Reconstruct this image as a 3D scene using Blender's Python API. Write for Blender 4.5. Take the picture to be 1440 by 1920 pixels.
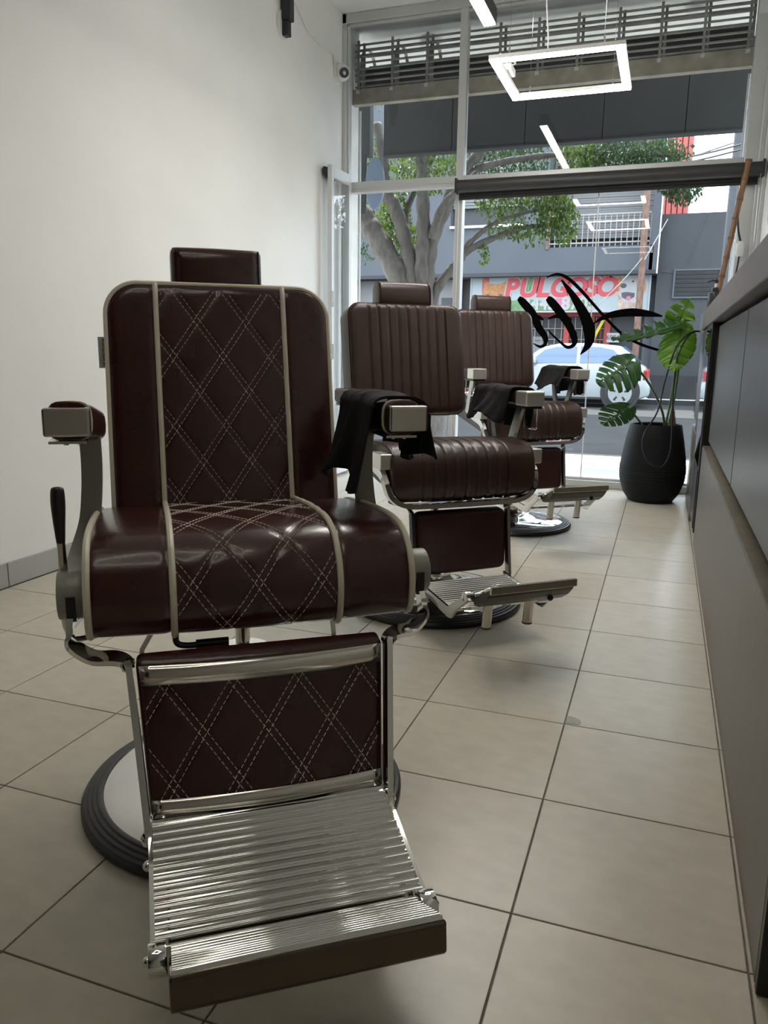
import bpy, bmesh, math, random
from mathutils import Vector, Matrix
random.seed(7)
S = bpy.context.scene
for o in list(bpy.data.objects): bpy.data.objects.remove(o)
COL = S.collection
R = math.radians
PI = math.pi

# ------------------------------------------------------------------ camera, world, sun, exposure
cam_d = bpy.data.cameras.new('camera'); cam = bpy.data.objects.new('camera', cam_d); COL.objects.link(cam)
cam_d.sensor_fit = 'VERTICAL'; cam_d.sensor_height = 24.0; cam_d.lens = 24.0 * 1449.6 / 1920.0
cam_d.clip_start = 0.02; cam_d.clip_end = 300
yaw, pitch, roll = R(19.593), R(11.593), R(0.792)
fw = Vector((-math.sin(yaw)*math.cos(pitch), math.cos(yaw)*math.cos(pitch), -math.sin(pitch)))
rt = Vector((math.cos(yaw), math.sin(yaw), 0)); up = rt.cross(fw)
r2 = rt*math.cos(roll) + up*math.sin(roll); u2 = -rt*math.sin(roll) + up*math.cos(roll)
cam.matrix_world = Matrix(((r2.x, u2.x, -fw.x, 0), (r2.y, u2.y, -fw.y, 0), (r2.z, u2.z, -fw.z, 1.0), (0, 0, 0, 1)))
S.camera = cam

W = bpy.data.worlds.new('sky'); S.world = W; W.use_nodes = True
bg = W.node_tree.nodes['Background']; bg.inputs[0].default_value = (0.78, 0.89, 1.0, 1); bg.inputs[1].default_value = 5.6

sd = bpy.data.lights.new('sun', 'SUN'); sd.energy = 11.0; sd.angle = R(0.6); sd.color = (1.0, 0.95, 0.86)
so = bpy.data.objects.new('sun', sd); COL.objects.link(so)
so.rotation_euler = Vector((0.30, -0.42, -1.0)).to_track_quat('-Z', 'Y').to_euler()

S.view_settings.view_transform = 'Standard'; S.view_settings.look = 'None'
S.view_settings.gamma = 1.0; S.view_settings.use_curve_mapping = False
S.view_settings.exposure = 0.16
LAMP = 40.0          # emission of the LED diffusers

# ------------------------------------------------------------------ materials
MATS = {}
def mat(name, col, rough=0.5, metal=0.0, spec=0.5, coat=0.0, noise=None, bump=None, emit=None, rnd=0.0, aniso=None):
    """noise=(scale, amount, stretch xyz)  bump=(scale, strength, stretch)"""
    if name in MATS: return MATS[name]
    m = bpy.data.materials.new(name); m.use_nodes = True; nt = m.node_tree; n = nt.nodes; l = nt.links
    b = n['Principled BSDF']
    b.inputs['Base Color'].default_value = (*col, 1); b.inputs['Roughness'].default_value = rough
    b.inputs['Metallic'].default_value = metal; b.inputs['Specular IOR Level'].default_value = spec
    b.inputs['Coat Weight'].default_value = coat; b.inputs['Coat Roughness'].default_value = 0.12
    if emit:
        b.inputs['Emission Color'].default_value = (*emit[0], 1); b.inputs['Emission Strength'].default_value = emit[1]
    def coords(stretch):
        tc = n.new('ShaderNodeTexCoord'); mp = n.new('ShaderNodeMapping'); mp.inputs['Scale'].default_value = stretch
        l.new(tc.outputs['Object'], mp.inputs[0]); return mp.outputs[0]
    src = None
    if noise:
        sc, amt, st = noise
        t = n.new('ShaderNodeTexNoise'); t.inputs['Scale'].default_value = sc; t.inputs['Detail'].default_value = 6
        l.new(coords(st), t.inputs['Vector'])
        mx = n.new('ShaderNodeMix'); mx.data_type = 'RGBA'
        mx.inputs[6].default_value = (*[max(0, c*(1-amt)) for c in col], 1); mx.inputs[7].default_value = (*[min(1, c*(1+amt)) for c in col], 1)
        rm = n.new('ShaderNodeMapRange'); rm.inputs[1].default_value = 0.3; rm.inputs[2].default_value = 0.7
        l.new(t.outputs[0], rm.inputs[0]); l.new(rm.outputs[0], mx.inputs[0]); src = mx.outputs[2]
    if rnd:
        oi = n.new('ShaderNodeObjectInfo'); hs = n.new('ShaderNodeHueSaturation')
        mr = n.new('ShaderNodeMapRange'); mr.inputs[3].default_value = 1-rnd; mr.inputs[4].default_value = 1+rnd
        l.new(oi.outputs['Random'], mr.inputs[0]); l.new(mr.outputs[0], hs.inputs['Value'])
        if src: l.new(src, hs.inputs['Color'])
        else: hs.inputs['Color'].default_value = (*col, 1)
        src = hs.outputs[0]
    if src: l.new(src, b.inputs['Base Color'])
    if bump:
        sc, stg, st = bump
        t = n.new('ShaderNodeTexNoise'); t.inputs['Scale'].default_value = sc; t.inputs['Detail'].default_value = 5
        l.new(coords(st), t.inputs['Vector'])
        bp = n.new('ShaderNodeBump'); bp.inputs['Strength'].default_value = stg; bp.inputs['Distance'].default_value = 0.004
        l.new(t.outputs[0], bp.inputs['Height']); l.new(bp.outputs[0], b.inputs['Normal'])
    MATS[name] = m; return m
U = (1, 1, 1)
def glass_mat(name, tint=(0.96, 0.98, 0.98), refl=0.035):
    if name in MATS: return MATS[name]
    m = bpy.data.materials.new(name); m.use_nodes = True; nt = m.node_tree; n = nt.nodes; l = nt.links
    n.remove(n['Principled BSDF']); out = n['Material Output']
    tr = n.new('ShaderNodeBsdfTransparent'); tr.inputs[0].default_value = (*tint, 1)
    gl = n.new('ShaderNodeBsdfGlossy'); gl.inputs['Roughness'].default_value = 0.0
    fr = n.new('ShaderNodeFresnel'); fr.inputs[0].default_value = 1.45
    ad = n.new('ShaderNodeMath'); ad.operation = 'ADD'; ad.inputs[1].default_value = refl-0.034
    mx = n.new('ShaderNodeMixShader')
    l.new(fr.outputs[0], ad.inputs[0]); l.new(ad.outputs[0], mx.inputs[0]); l.new(tr.outputs[0], mx.inputs[1]); l.new(gl.outputs[0], mx.inputs[2])
    l.new(mx.outputs[0], out.inputs[0]); MATS[name] = m; return m

M_wall = mat('wall_paint', (0.80, 0.795, 0.77), 0.75, noise=(1.6, 0.035, U), bump=(9, 0.10, U))
M_wallb = mat('rear_wall_panelling', (0.05, 0.036, 0.028), 0.5, noise=(3, 0.3, (8, 1, .6)))
M_ceil = mat('ceiling_paint', (0.80, 0.80, 0.79), 0.8, noise=(2, 0.03, U))
M_tile = mat('floor_tile', (0.53, 0.482, 0.388), 0.30, noise=(13, 0.07, (1, 1.7, 1)), bump=(60, 0.05, U), rnd=0.05)
M_grout = mat('grout', (0.16, 0.14, 0.12), 0.9, noise=(14, 0.4, U))
M_skirt = mat('skirting_tile', (0.40, 0.39, 0.37), 0.5, noise=(6, 0.08, U))
M_alu = mat('aluminium_frame', (0.60, 0.61, 0.61), 0.38, metal=0.35, noise=(3, 0.04, U))
M_whitef = mat('white_frame', (0.74, 0.75, 0.74), 0.45)
M_plaster = mat('outside_plaster', (0.72, 0.72, 0.69), 0.85, noise=(5, 0.10, U), bump=(14, 0.15, U))
M_chrome = mat('chrome', (0.76, 0.76, 0.74), 0.06, metal=1.0)
M_polish = mat('polished_steel', (0.60, 0.57, 0.52), 0.13, metal=1.0)
M_darkrefl = mat('chrome_dark_reflection', (0.11, 0.088, 0.072), 0.15, metal=1.0)  # chrome darkened to carry the black-brown reflections in its colour
M_belly = mat('underside_dark_reflection', (0.030, 0.021, 0.017), 0.35)  # brown colour stands in for the floor shadow the shell reflects
M_cap = mat('bright_satin_metal', (0.82, 0.80, 0.74), 0.32, metal=0.8)
M_chromes = mat('satin_chrome', (0.55, 0.53, 0.49), 0.24, metal=1.0, bump=(30, 0.03, (1, 8, 8)))
M_greym = mat('grey_painted_metal', (0.33, 0.32, 0.285), 0.42, metal=0.12)
M_rubber = mat('black_rubber', (0.014, 0.015, 0.017), 0.4)
M_black = mat('black_plastic', (0.012, 0.012, 0.013), 0.38)
M_burg = mat('burgundy_leather', (0.044, 0.0085, 0.007), 0.27, spec=0.5, coat=0.25, noise=(10, 0.22, U), bump=(120, 0.10, U))
M_brown = mat('brown_leather', (0.043, 0.021, 0.016), 0.36, spec=0.5, coat=0.1, noise=(8, 0.18, U), bump=(120, 0.10, U))
M_brownd = mat('brown_leather_plain', (0.036, 0.011, 0.009), 0.40, spec=0.4, noise=(8, 0.18, U), bump=(120, 0.10, U))
M_pipe = mat('cream_piping', (0.76, 0.71, 0.57), 0.45)
M_dpipe = mat('dark_piping', (0.022, 0.009, 0.008), 0.4)
M_thread = mat('white_thread', (0.88, 0.80, 0.73), 0.7)
M_cloth = mat('black_cloth', (0.012, 0.012, 0.013), 0.85, spec=0.25, bump=(40, 0.5, U))
M_lam = mat('dark_laminate', (0.062, 0.056, 0.055), 0.34, spec=0.6, noise=(5, 0.22, (1, 14, 0.35)), bump=(20, 0.04, (1, 12, .3)))
M_lamlow = mat('brown_laminate', (0.120, 0.100, 0.084), 0.36, spec=0.5, noise=(5, 0.12, (1, 10, 0.3)))
M_top = mat('counter_top_laminate', (0.125, 0.110, 0.105), 0.45, noise=(5, 0.10, (3, 1, 3)))
M_ledge = mat('bronze_ledge', (0.105, 0.082, 0.056), 0.40, noise=(9, 0.25, U))
M_mirror = mat('dark_mirror', (0.50, 0.50, 0.50), 0.03, metal=1.0)
M_led = mat('led_diffuser', (0.9, 0.9, 0.85), 0.5, emit=((1.0, 0.965, 0.90), LAMP))
M_led2 = mat('led_diffuser_dimmed', (0.9, 0.9, 0.85), 0.5, emit=((1.0, 0.93, 0.80), 10.0))
M_white = mat('white_plastic', (0.75, 0.75, 0.73), 0.4)
M_blind = mat('blind_fabric', (0.014, 0.014, 0.015), 0.7)
M_blindt = mat('blind_tube', (0.05, 0.05, 0.05), 0.45, metal=0.3)
M_decal = mat('black_vinyl', (0.002, 0.002, 0.002), 0.9, spec=0.05)
M_glass = glass_mat('window_glass')
M_steel = mat('galvanised_steel', (0.30, 0.30, 0.285), 0.5, metal=0.3, noise=(9, 0.25, U))
M_rail = mat('shutter_rail', (0.34, 0.31, 0.26), 0.55, metal=0.3, noise=(7, 0.3, U))
M_fascia = mat('dark_grey_panel', (0.040, 0.044, 0.048), 0.6, noise=(2, 0.12, U))
M_pot = mat('matte_black_pot', (0.008, 0.0095, 0.0105), 0.6, spec=0.22, bump=(20, 0.35, (0.4, 0.4, 9)))
M_soil = mat('soil', (0.04, 0.028, 0.02), 0.95, noise=(40, .4, U))
M_leaf = mat('monstera_leaf_lit', (0.17, 0.33, 0.05), 0.35, noise=(9, 0.35, U))  # green raised to paint in daylight shining through the upper leaves
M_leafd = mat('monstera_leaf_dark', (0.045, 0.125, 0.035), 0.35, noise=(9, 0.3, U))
M_stem = mat('plant_stem', (0.07, 0.13, 0.045), 0.45)
M_bamboo = mat('bamboo', (0.20, 0.095, 0.040), 0.40, noise=(8, 0.4, (6, 6, 0.6)))
M_cable = mat('black_cable', (0.01, 0.01, 0.011), 0.5)
M_asphalt = mat('asphalt', spec=0.1, col=(0.015, 0.017, 0.020), rough=0.9, noise=(1.2, 0.15, U), bump=(60, .2, U))
M_pave = mat('pavement', (0.40, 0.40, 0.385), 0.85, noise=(1.6, 0.16, U))
M_kerb = mat('kerb_stone', (0.018, 0.018, 0.019), 0.9, noise=(3, 0.2, U))
M_facade = mat('facade_grey_render', (0.065, 0.071, 0.082), 0.85, noise=(0.8, 0.07, U))
M_facade2 = mat('facade_dark_render', (0.036, 0.037, 0.041), 0.85, noise=(0.9, 0.10, U))
M_facadew = mat('facade_white_render', (0.171, 0.171, 0.171), 0.85, noise=(1.5, 0.08, U))
M_dark = mat('dark_opening', (0.02, 0.022, 0.026), 0.5)
M_red = mat('red_paint', (0.269, 0.029, 0.023), 0.5)
M_redc = mat('red_cladding', (0.311, 0.062, 0.052), 0.6)
M_corr = mat('corrugated_metal', (0.130, 0.130, 0.127), 0.6, metal=0.2)
M_railg = mat('railing_paint', (0.233, 0.217, 0.207), 0.6)
M_rust = mat('rusty_pole', (0.135, 0.078, 0.057), 0.8, noise=(7, 0.4, (4, 4, 1)))
M_sign = mat('sign_print_pale', (0.238, 0.269, 0.285), 0.5, noise=(0.9, 0.10, U))
M_signred = mat('sign_red', (0.363, 0.036, 0.047), 0.5)
M_signw = mat('sign_white', (0.285, 0.280, 0.280), 0.5)
M_signp = mat('sign_pink', (0.373, 0.104, 0.186), 0.5)
M_signg = mat('sign_green', (0.083, 0.156, 0.068), 0.6, noise=(9, .5, (6, 1, 1)))
M_signo = mat('sign_orange_fur', (0.321, 0.140, 0.052), 0.6, noise=(14, .3, U))
M_signt = mat('sign_tan_fur', (0.321, 0.238, 0.197), 0.6, noise=(9, .35, U))
M_signd = mat('sign_dark_print', (0.06, 0.05, 0.06), 0.6)
M_car = mat('car_white_paint', (0.285, 0.311, 0.327), 0.25, coat=0.5)
M_carg = mat('car_glass', (0.06, 0.11, 0.20), 0.06, spec=0.8)
M_tyre = mat('tyre', (0.02, 0.02, 0.02), 0.8)
M_alloy = mat('alloy_wheel', (0.321, 0.337, 0.353), 0.35, metal=0.4)
M_tail = mat('tail_light', (0.233, 0.016, 0.016), 0.25)
M_bark = mat('tree_bark', (0.114, 0.107, 0.099), 0.9, noise=(7, 0.30, (3, 3, 1)), bump=(14, 0.5, (3, 3, 1)))
M_oval = mat('oval_sign_face', (0.176, 0.233, 0.321), 0.45)
M_tag = mat('grey_fabric_tag', (0.62, 0.63, 0.61), 0.8)
M_yel = mat('yellow_paint', (0.389, 0.311, 0.026), 0.6)
def leafmat(name, col):
    m = mat(name, col, 0.5, rnd=0.0, noise=(3, 0.4, U)); nt = m.node_tree
    if 'tl' in nt.nodes: return m
    b = nt.nodes['Principled BSDF']; t = nt.nodes.new('ShaderNodeBsdfTranslucent'); t.name = 'tl'
    t.inputs[0].default_value = (col[0]*2.0, col[1]*1.7, col[2]*1.2, 1)
    mx = nt.nodes.new('ShaderNodeMixShader'); mx.inputs[0].default_value = 0.35
    nt.links.new(b.outputs[0], mx.inputs[1]); nt.links.new(t.outputs[0], mx.inputs[2]); nt.links.new(mx.outputs[0], nt.nodes['Material Output'].inputs[0])
    return m
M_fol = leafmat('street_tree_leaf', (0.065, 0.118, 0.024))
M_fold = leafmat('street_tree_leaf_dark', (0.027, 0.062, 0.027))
leafmat('monstera_leaf_lit', (0.17, 0.33, 0.05)); leafmat('monstera_leaf_dark', (0.045, 0.125, 0.035))

# ------------------------------------------------------------------ mesh helpers
def V(*a): return Vector(a)
class MB:
    def __init__(s): s.v = []; s.f = []
    def add(s, vs, fs):
        o = len(s.v); s.v += [tuple(v) for v in vs]; s.f += [tuple(i+o for i in f) for f in fs]; return s
    def box(s, x0, x1, y0, y1, z0, z1):
        return s.add([(x0,y0,z0),(x1,y0,z0),(x1,y1,z0),(x0,y1,z0),(x0,y0,z1),(x1,y0,z1),(x1,y1,z1),(x0,y1,z1)],
                     [(0,3,2,1),(4,5,6,7),(0,1,5,4),(1,2,6,5),(2,3,7,6),(3,0,4,7)])
    def sweep(s, pts, prof, closed=False, caps=True, upv=None, scale=None):
        """prof: list of (a,b) cross-section, a along side vector, b along up vector"""
        pts = [Vector(p) for p in pts]; n = len(pts); m = len(prof); vs = []; prevU = None
        for i in range(n):
            if closed: t = (pts[(i+1) % n]-pts[i-1])
            else: t = pts[min(i+1, n-1)]-pts[max(i-1, 0)]
            t.normalize()
            if upv is not None: u = Vector(upv)
            elif prevU is not None: u = prevU
            else: u = Vector((0,0,1)) if abs(t.z) < .9 else Vector((0,1,0))
            u = u - t*u.dot(t)
            if u.length < 1e-6: u = t.orthogonal()
            u.normalize(); prevU = u; sd = t.cross(u); k = scale[i] if scale else 1
            for a, b in prof: vs.append(pts[i]+sd*a*k+u*b*k)
        fs = []
        for i in range(n if closed else n-1):
            j = (i+1) % n
            for q in range(m): fs.append((i*m+q, i*m+(q+1) % m, j*m+(q+1) % m, j*m+q))
        if caps and not closed:
            fs.append(tuple(reversed(range(m)))); fs.append(tuple((n-1)*m+q for q in range(m)))
        return s.add(vs, fs)
    def tube(s, pts, r, n=8, closed=False, scale=None):
        return s.sweep(pts, [(r*math.cos(2*PI*k/n), r*math.sin(2*PI*k/n)) for k in range(n)], closed, True, None, scale)
    def flat(s, pts, w, t, upv=None):
        return s.sweep(pts, [(-w/2,-t/2),(w/2,-t/2),(w/2,t/2),(-w/2,t/2)], False, True, upv)
    def cyl(s, a, b, r, n=20, r1=None):
        a = Vector(a); b = Vector(b); return s.sweep([a, b], [(math.cos(2*PI*k/n), math.sin(2*PI*k/n)) for k in range(n)], scale=[r, r1 if r1 is not None else r])
    def lathe(s, prof, n=48, c=(0,0,0), cap=True):
        vs = []; m = len(prof)
        for k in range(n):
            a = 2*PI*k/n
            for r, z in prof: vs.append((c[0]+r*math.cos(a), c[1]+r*math.sin(a), c[2]+z))
        fs = [(k*m+i, ((k+1) % n)*m+i, ((k+1) % n)*m+i+1, k*m+i+1) for k in range(n) for i in range(m-1)]
        if cap:
            fs.append(tuple(k*m+m-1 for k in range(n))); fs.append(tuple(k*m for k in reversed(range(n))))
        return s.add(vs, fs)
    def prism(s, poly, fn0, fn1):
        """poly in 2D, fn0/fn1 map (a,b)->3D for the two ends"""
        n = len(poly); vs = [fn0(*p) for p in poly]+[fn1(*p) for p in poly]
        return s.add(vs, [tuple(reversed(range(n))), tuple(range(n, 2*n))]+[(i, (i+1) % n, n+(i+1) % n, n+i) for i in range(n)])
    def grid(s, fn, nu, nv):
        vs = [fn(i/nu, j/nv) for j in range(nv+1) for i in range(nu+1)]
        return s.add(vs, [(j*(nu+1)+i, j*(nu+1)+i+1, (j+1)*(nu+1)+i+1, (j+1)*(nu+1)+i) for j in range(nv) for i in range(nu)])
    def sphere(s, c, r, n=16, m=10, sc=(1,1,1)):
        vs = []; 
        for j in range(m+1):
            t = PI*j/m
            for i in range(n):
                p = 2*PI*i/n; vs.append((c[0]+r*sc[0]*math.sin(t)*math.cos(p), c[1]+r*sc[1]*math.sin(t)*math.sin(p), c[2]+r*sc[2]*math.cos(t)))
        return s.add(vs, [(j*n+i, (j+1)*n+i, (j+1)*n+(i+1) % n, j*n+(i+1) % n) for j in range(m) for i in range(n)])
    def mesh(s, name, m, bevel=0, smooth=False, weld=False, angle=40):
        me = bpy.data.meshes.new(name); me.from_pydata(s.v, [], s.f)
        bm = bmesh.new(); bm.from_mesh(me)
        if weld: bmesh.ops.remove_doubles(bm, verts=bm.verts, dist=1e-5)
        bmesh.ops.recalc_face_normals(bm, faces=bm.faces)
        if bevel: bmesh.ops.bevel(bm, geom=list(bm.edges), offset=bevel, segments=2, profile=0.5, affect='EDGES', clamp_overlap=True)
        if smooth:
            for f in bm.faces: f.smooth = True
            ca = math.cos(R(angle))
            for e in bm.edges:
                if len(e.link_faces) == 2:
                    a, b = e.link_faces
                    if a.normal.dot(b.normal) < ca: e.smooth = False
        bm.to_mesh(me); bm.free(); me.materials.append(m); return me
    def build(s, name, m, parent=None, bevel=0, smooth=False, loc=None, weld=False, angle=40):
        return link(name, s.mesh(name, m, bevel, smooth, weld, angle), parent, loc)
def link(name, me, parent=None, loc=None):
    o = bpy.data.objects.new(name, me); COL.objects.link(o)
    if parent: o.parent = parent
    if loc: o.location = loc
    return o
def empty(name, loc=(0,0,0), rz=0):
    o = bpy.data.objects.new(name, None); COL.objects.link(o); o.location = loc; o.rotation_euler = (0,0,rz); o.empty_display_size = 0.1; return o
def tag(o, label=None, cat=None, group=None, kind=None):
    if label: o['label'] = label
    if cat: o['category'] = cat
    if group: o['group'] = group
    if kind: o['kind'] = kind
    return o
def struct(o, label=None): o['kind'] = 'structure'; return tag(o, label)
def box(name, m, x0, x1, y0, y1, z0, z1, parent=None, bevel=0): return MB().box(x0,x1,y0,y1,z0,z1).build(name, m, parent, bevel)
def text(name, body, size, m, mtx, parent=None, extr=0.002, align='CENTER', shear=0.0, bold=0.0):
    c = bpy.data.curves.new(name, 'FONT'); c.body = body; c.size = size; c.extrude = extr; c.align_x = align; c.align_y = 'CENTER'; c.shear = shear; c.offset = bold; c.resolution_u = 4
    t = bpy.data.objects.new(name, c); COL.objects.link(t)
    dg = bpy.context.evaluated_depsgraph_get(); me = bpy.data.meshes.new_from_object(t.evaluated_get(dg))
    bpy.data.objects.remove(t); me.transform(mtx); me.materials.clear(); me.materials.append(m)
    return link(name, me, parent)
def spline(pts, n=8):
    """Catmull-Rom through the points (any dimension tuples)"""
    P = [Vector(p) for p in pts]; out = []
    for i in range(len(P)-1):
        a = P[max(i-1, 0)]; b = P[i]; c = P[i+1]; d = P[min(i+2, len(P)-1)]
        for k in range(n):
            t = k/n
            out.append(0.5*((2*b)+(c-a)*t+(2*a-5*b+4*c-d)*t*t+(3*b-a-3*c+d)*t**3))
    out.append(P[-1]); return out

# ================================================================== THE ROOM
T = 0.39612; GX = -0.18638; GY = 1.24826          # floor tile size and grid origin
XL, XR, YB, YW, ZC = -2.58, 0.53, -3.6, 6.13, 3.57
floor = struct(box('floor', M_grout, XL-.1, XR+.1, YB, 6.21, -0.12, -0.0035))
tm = MB().box(.0018, T-.0018, .0018, T-.0018, -.012, 0).mesh('tile', M_tile, bevel=0.0012)
for i in range(-7, 3):
    for j in range(-10, 13):
        x0, y0 = GX+i*T, GY+j*T
        x1 = min(x0+T, XR); xa = max(x0, XL); ya = max(y0, YB); y1 = min(y0+T, YW)
        if x1-xa < .02 or y1-ya < .02: continue
        if y0 < -1.2: continue
        full = abs(x1-xa-T) < 1e-4 and abs(y1-ya-T) < 1e-4
        if full: link('tile', tm, floor, (x0, y0, 0))
        else: MB().box(xa+.0018, x1-.0018, ya+.0018, y1-.0018, -.012, 0).build('tile', M_tile, floor)
box('floor_rear', M_tile, XL, XR, YB, GY-6.02*T, -.003, -.0005, floor)
# chipped corner of one tile by the long joint
MB().prism([(0.0,0.0),(0.034,0.004),(0.040,0.018),(0.034,0.036),(0.016,0.046),(0.0,0.048)], lambda a,b:(GX+.003+a, GY+2*T+.004+b, .0002), lambda a,b:(GX+.003+a, GY+2*T+.004+b, .0012)).build('tile_chip', M_pave, floor)
struct(box('wall_left', M_wall, XL-.12, XL, YB, 6.16, -.1, ZC+.1))
struct(box('wall_right', M_wall, XR, XR+.12, YB, 6.16, -.1, ZC+.1))
struct(box('wall_back', M_wallb, XL-.12, XR+.12, YB-.12, YB, -.1, ZC+.1))
struct(box('ceiling', M_ceil, XL-.12, XR+.12, YB-.12, 6.16, ZC, ZC+.1))
sk = struct(box('baseboard_left', M_grout, XL, XL+.006, YB, YW, 0.0005, .103))
y = 2.452-T*10
while y < YW-.02:
    a, b = max(y, YB), min(y+T, YW)
    if b-a > .02: box('skirting_tile', M_skirt, XL, XL+.011, a+.002, b-.002, .001, .105, sk, .0015)
    y += T

# ------------------------------------------------------------------ shop window
win = struct(empty('window_1', (0,0,0)))
G = 6.17
def wbar(name, x0, x1, z0, z1, y0=6.13, y1=6.21, m=M_alu): return box(name, m, x0, x1, y0, y1, z0, z1, win, .004)
wbar('jamb', XL, -2.545, 0, ZC); wbar('jamb', -2.545, -2.525, 0, 3.50, 6.145, 6.20)
wbar('mullion', -1.635, -1.575, 0, 3.50); wbar('mullion_bead', -1.612, -1.600, 0, 2.26, 6.118, 6.13)
wbar('jamb', .385, .53, 0, 3.22, 6.12, 6.22); wbar('jamb_step', .47, .53, 0, 3.57, 6.09, 6.12)
wbar('jamb_step', .505, .53, 0, 3.57, 6.06, 6.09)
wbar('head_rail', XL, .53, 3.50, ZC); wbar('head_bead', -2.54, .45, 3.475, 3.50, 6.145, 6.20)
wbar('transom', -2.525, -1.635, 2.262, 2.342); wbar('transom_bead', -2.525, -1.635, 2.29, 2.30, 6.12, 6.13)
wbar('transom', -1.575, .385, 2.262, 2.342)
wbar('sill_rail', -1.575, .53, .0, .055, 6.12, 6.22); wbar('sill_track', -1.575, .53, .055, .075, 6.15, 6.19)
for nm, x0, x1, z0, z1, dy in (('pane', -2.525, -1.635, 2.342, 3.475, 0), ('pane', -1.575, .385, 2.342, 3.475, 0), ('pane', -1.575, -.5655, .075, 2.262, 0), ('pane', -.5605, .385, .075, 2.262, 0)):
    MB().add([(x0, G, z0), (x1, G, z0), (x1, G, z1), (x0, G, z1)], [(0,1,2,3)]).build('pane', M_glass, win)
box('pane_seam', M_white, -.567, -.559, 6.166, 6.174, .075, 2.262, win)
# open narrow aluminium door leaf, swung against the left wall
dl = struct(empty('door_1', (-2.50, 6.10, 0)))
L = .40
box('stile', M_alu, -.018, .018, -L, -L+.045, .02, 2.385, dl, .004)
box('stile', M_alu, -.018, .018, -.05, -.005, .02, 2.385, dl, .004)
box('top_rail', M_alu, -.018, .018, -L+.045, -.05, 2.30, 2.385, dl, .004)
box('bottom_rail', M_alu, -.018, .018, -L+.045, -.05, .02, .14, dl, .004)
MB().add([(0, -L+.045, .14), (0, -.05, .14), (0, -.05, 2.30), (0, -L+.045, 2.30)], [(0,1,2,3)]).build('pane', M_glass, dl)
MB().prism([(0,0),(0,.075),(.035,.085),(.045,.07),(.045,.045),(.02,0)], lambda a,b:(-.02-a, -L+.01, 2.295+b), lambda a,b:(-.02-a, -L+.16, 2.295+b)).build('door_closer', M_black, dl, .004)
for z in (.95, 1.35): box('hinge', M_chromes, .012, .024, -L-.006, -L+.02, z, z+.12, dl, .002)

# roller blind in front of the transom
rb = tag(empty('roller_blind', (-.55, 6.06, 2.245)), 'black rolled-up roller blind mounted along the window transom', 'blind')
MB().cyl((-1.055,0,0), (1.045,0,0), .048, 28).build('roll', M_blindt, rb, smooth=True)
box('fabric', M_blind, -1.04, 1.03, .020, .024, -.085, .0, rb)
MB().cyl((-1.04,.022,-.08), (1.03,.022,-.08), .013, 14).build('bottom_bar', M_blind, rb, smooth=True)
for x in (-1.062, 1.046): box('bracket', M_black, x, x+.016, -.05, .065, -.05, .055, rb, .003)
MB().tube([(1.04,-.03,.0),(1.042,-.035,-.6),(1.042,-.035,-1.0)], .003, 6).build('pull_chain', M_chromes, rb)

# black script lettering on the glass (seen from behind, so reversed)
DEC = {
  'a': [(-0.797, 1.561, 0.0182), (-0.703, 1.443, 0.0637), (-0.615, 1.306, 0.1001), (-0.569, 1.189, 0.1138), (-0.57, 1.091, 0.0774), (-0.624, 1.011, 0.0091)],
  'swash': [(-0.909, 1.582, 0.0137), (-0.831, 1.604, 0.0228), (-0.75, 1.572, 0.0319), (-0.646, 1.481, 0.0319), (-0.479, 1.306, 0.0273), (-0.335, 1.17, 0.0273), (-0.197, 1.094, 0.0273), (-0.044, 1.045, 0.0228)],
  'bar': [(-0.545, 1.24, 0.0091), (-0.44, 1.298, 0.0546), (-0.29, 1.321, 0.0774), (-0.158, 1.312, 0.0592), (-0.056, 1.293, 0.0137)],
  't2': [(-0.897, 1.43, 0.0455), (-0.867, 1.406, 0.0774), (-0.786, 1.315, 0.0819), (-0.717, 1.22, 0.0728), (-0.675, 1.129, 0.0637), (-0.68, 1.082, 0.041), (-0.723, 1.065, 0.0319), (-0.773, 1.097, 0.0228), (-0.846, 1.16, 0.0182), (-0.88, 1.196, 0.0091)],
  't2c': [(-0.884, 1.276, 0.0137), (-0.821, 1.295, 0.0364), (-0.753, 1.291, 0.041), (-0.707, 1.263, 0.0228)],
  't2k': [(-0.742, 1.244, 0.0137), (-0.658, 1.169, 0.0091)],
  't1': [(-1.117, 1.432, 0.041), (-1.087, 1.408, 0.0728), (-1.005, 1.316, 0.0819), (-0.946, 1.208, 0.0728), (-0.897, 1.14, 0.0592), (-0.894, 1.088, 0.0364), (-0.93, 1.067, 0.0273), (-0.985, 1.091, 0.0091)],
  't1c': [(-1.003, 1.292, 0.041), (-0.954, 1.288, 0.041), (-0.916, 1.268, 0.0182)]}
dec = tag(empty('window_lettering', (-.55, 6.16, 1.3)), 'black hand-written script lettering stuck on the big shop window pane', 'lettering')
for k, (kk, pts) in enumerate(DEC.items()):
    sp = spline(pts, 10); m = MB(); vs = []
    for i, p in enumerate(sp):
        t = (sp[min(i+1, len(sp)-1)]-sp[max(i-1, 0)]); t = Vector((t.x, t.y)).normalized(); n = Vector((-t.y, t.x))
        for s_ in (1, -1): vs.append((p.x+.55+n.x*p.z*.38*s_, 0.004-.0004*k, p.y-1.3+n.y*p.z*.38*s_))
    m.add(vs, [(2*i, 2*i+1, 2*i+3, 2*i+2) for i in range(len(sp)-1)])
    o = m.build('stroke', M_decal, dec)

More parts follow.
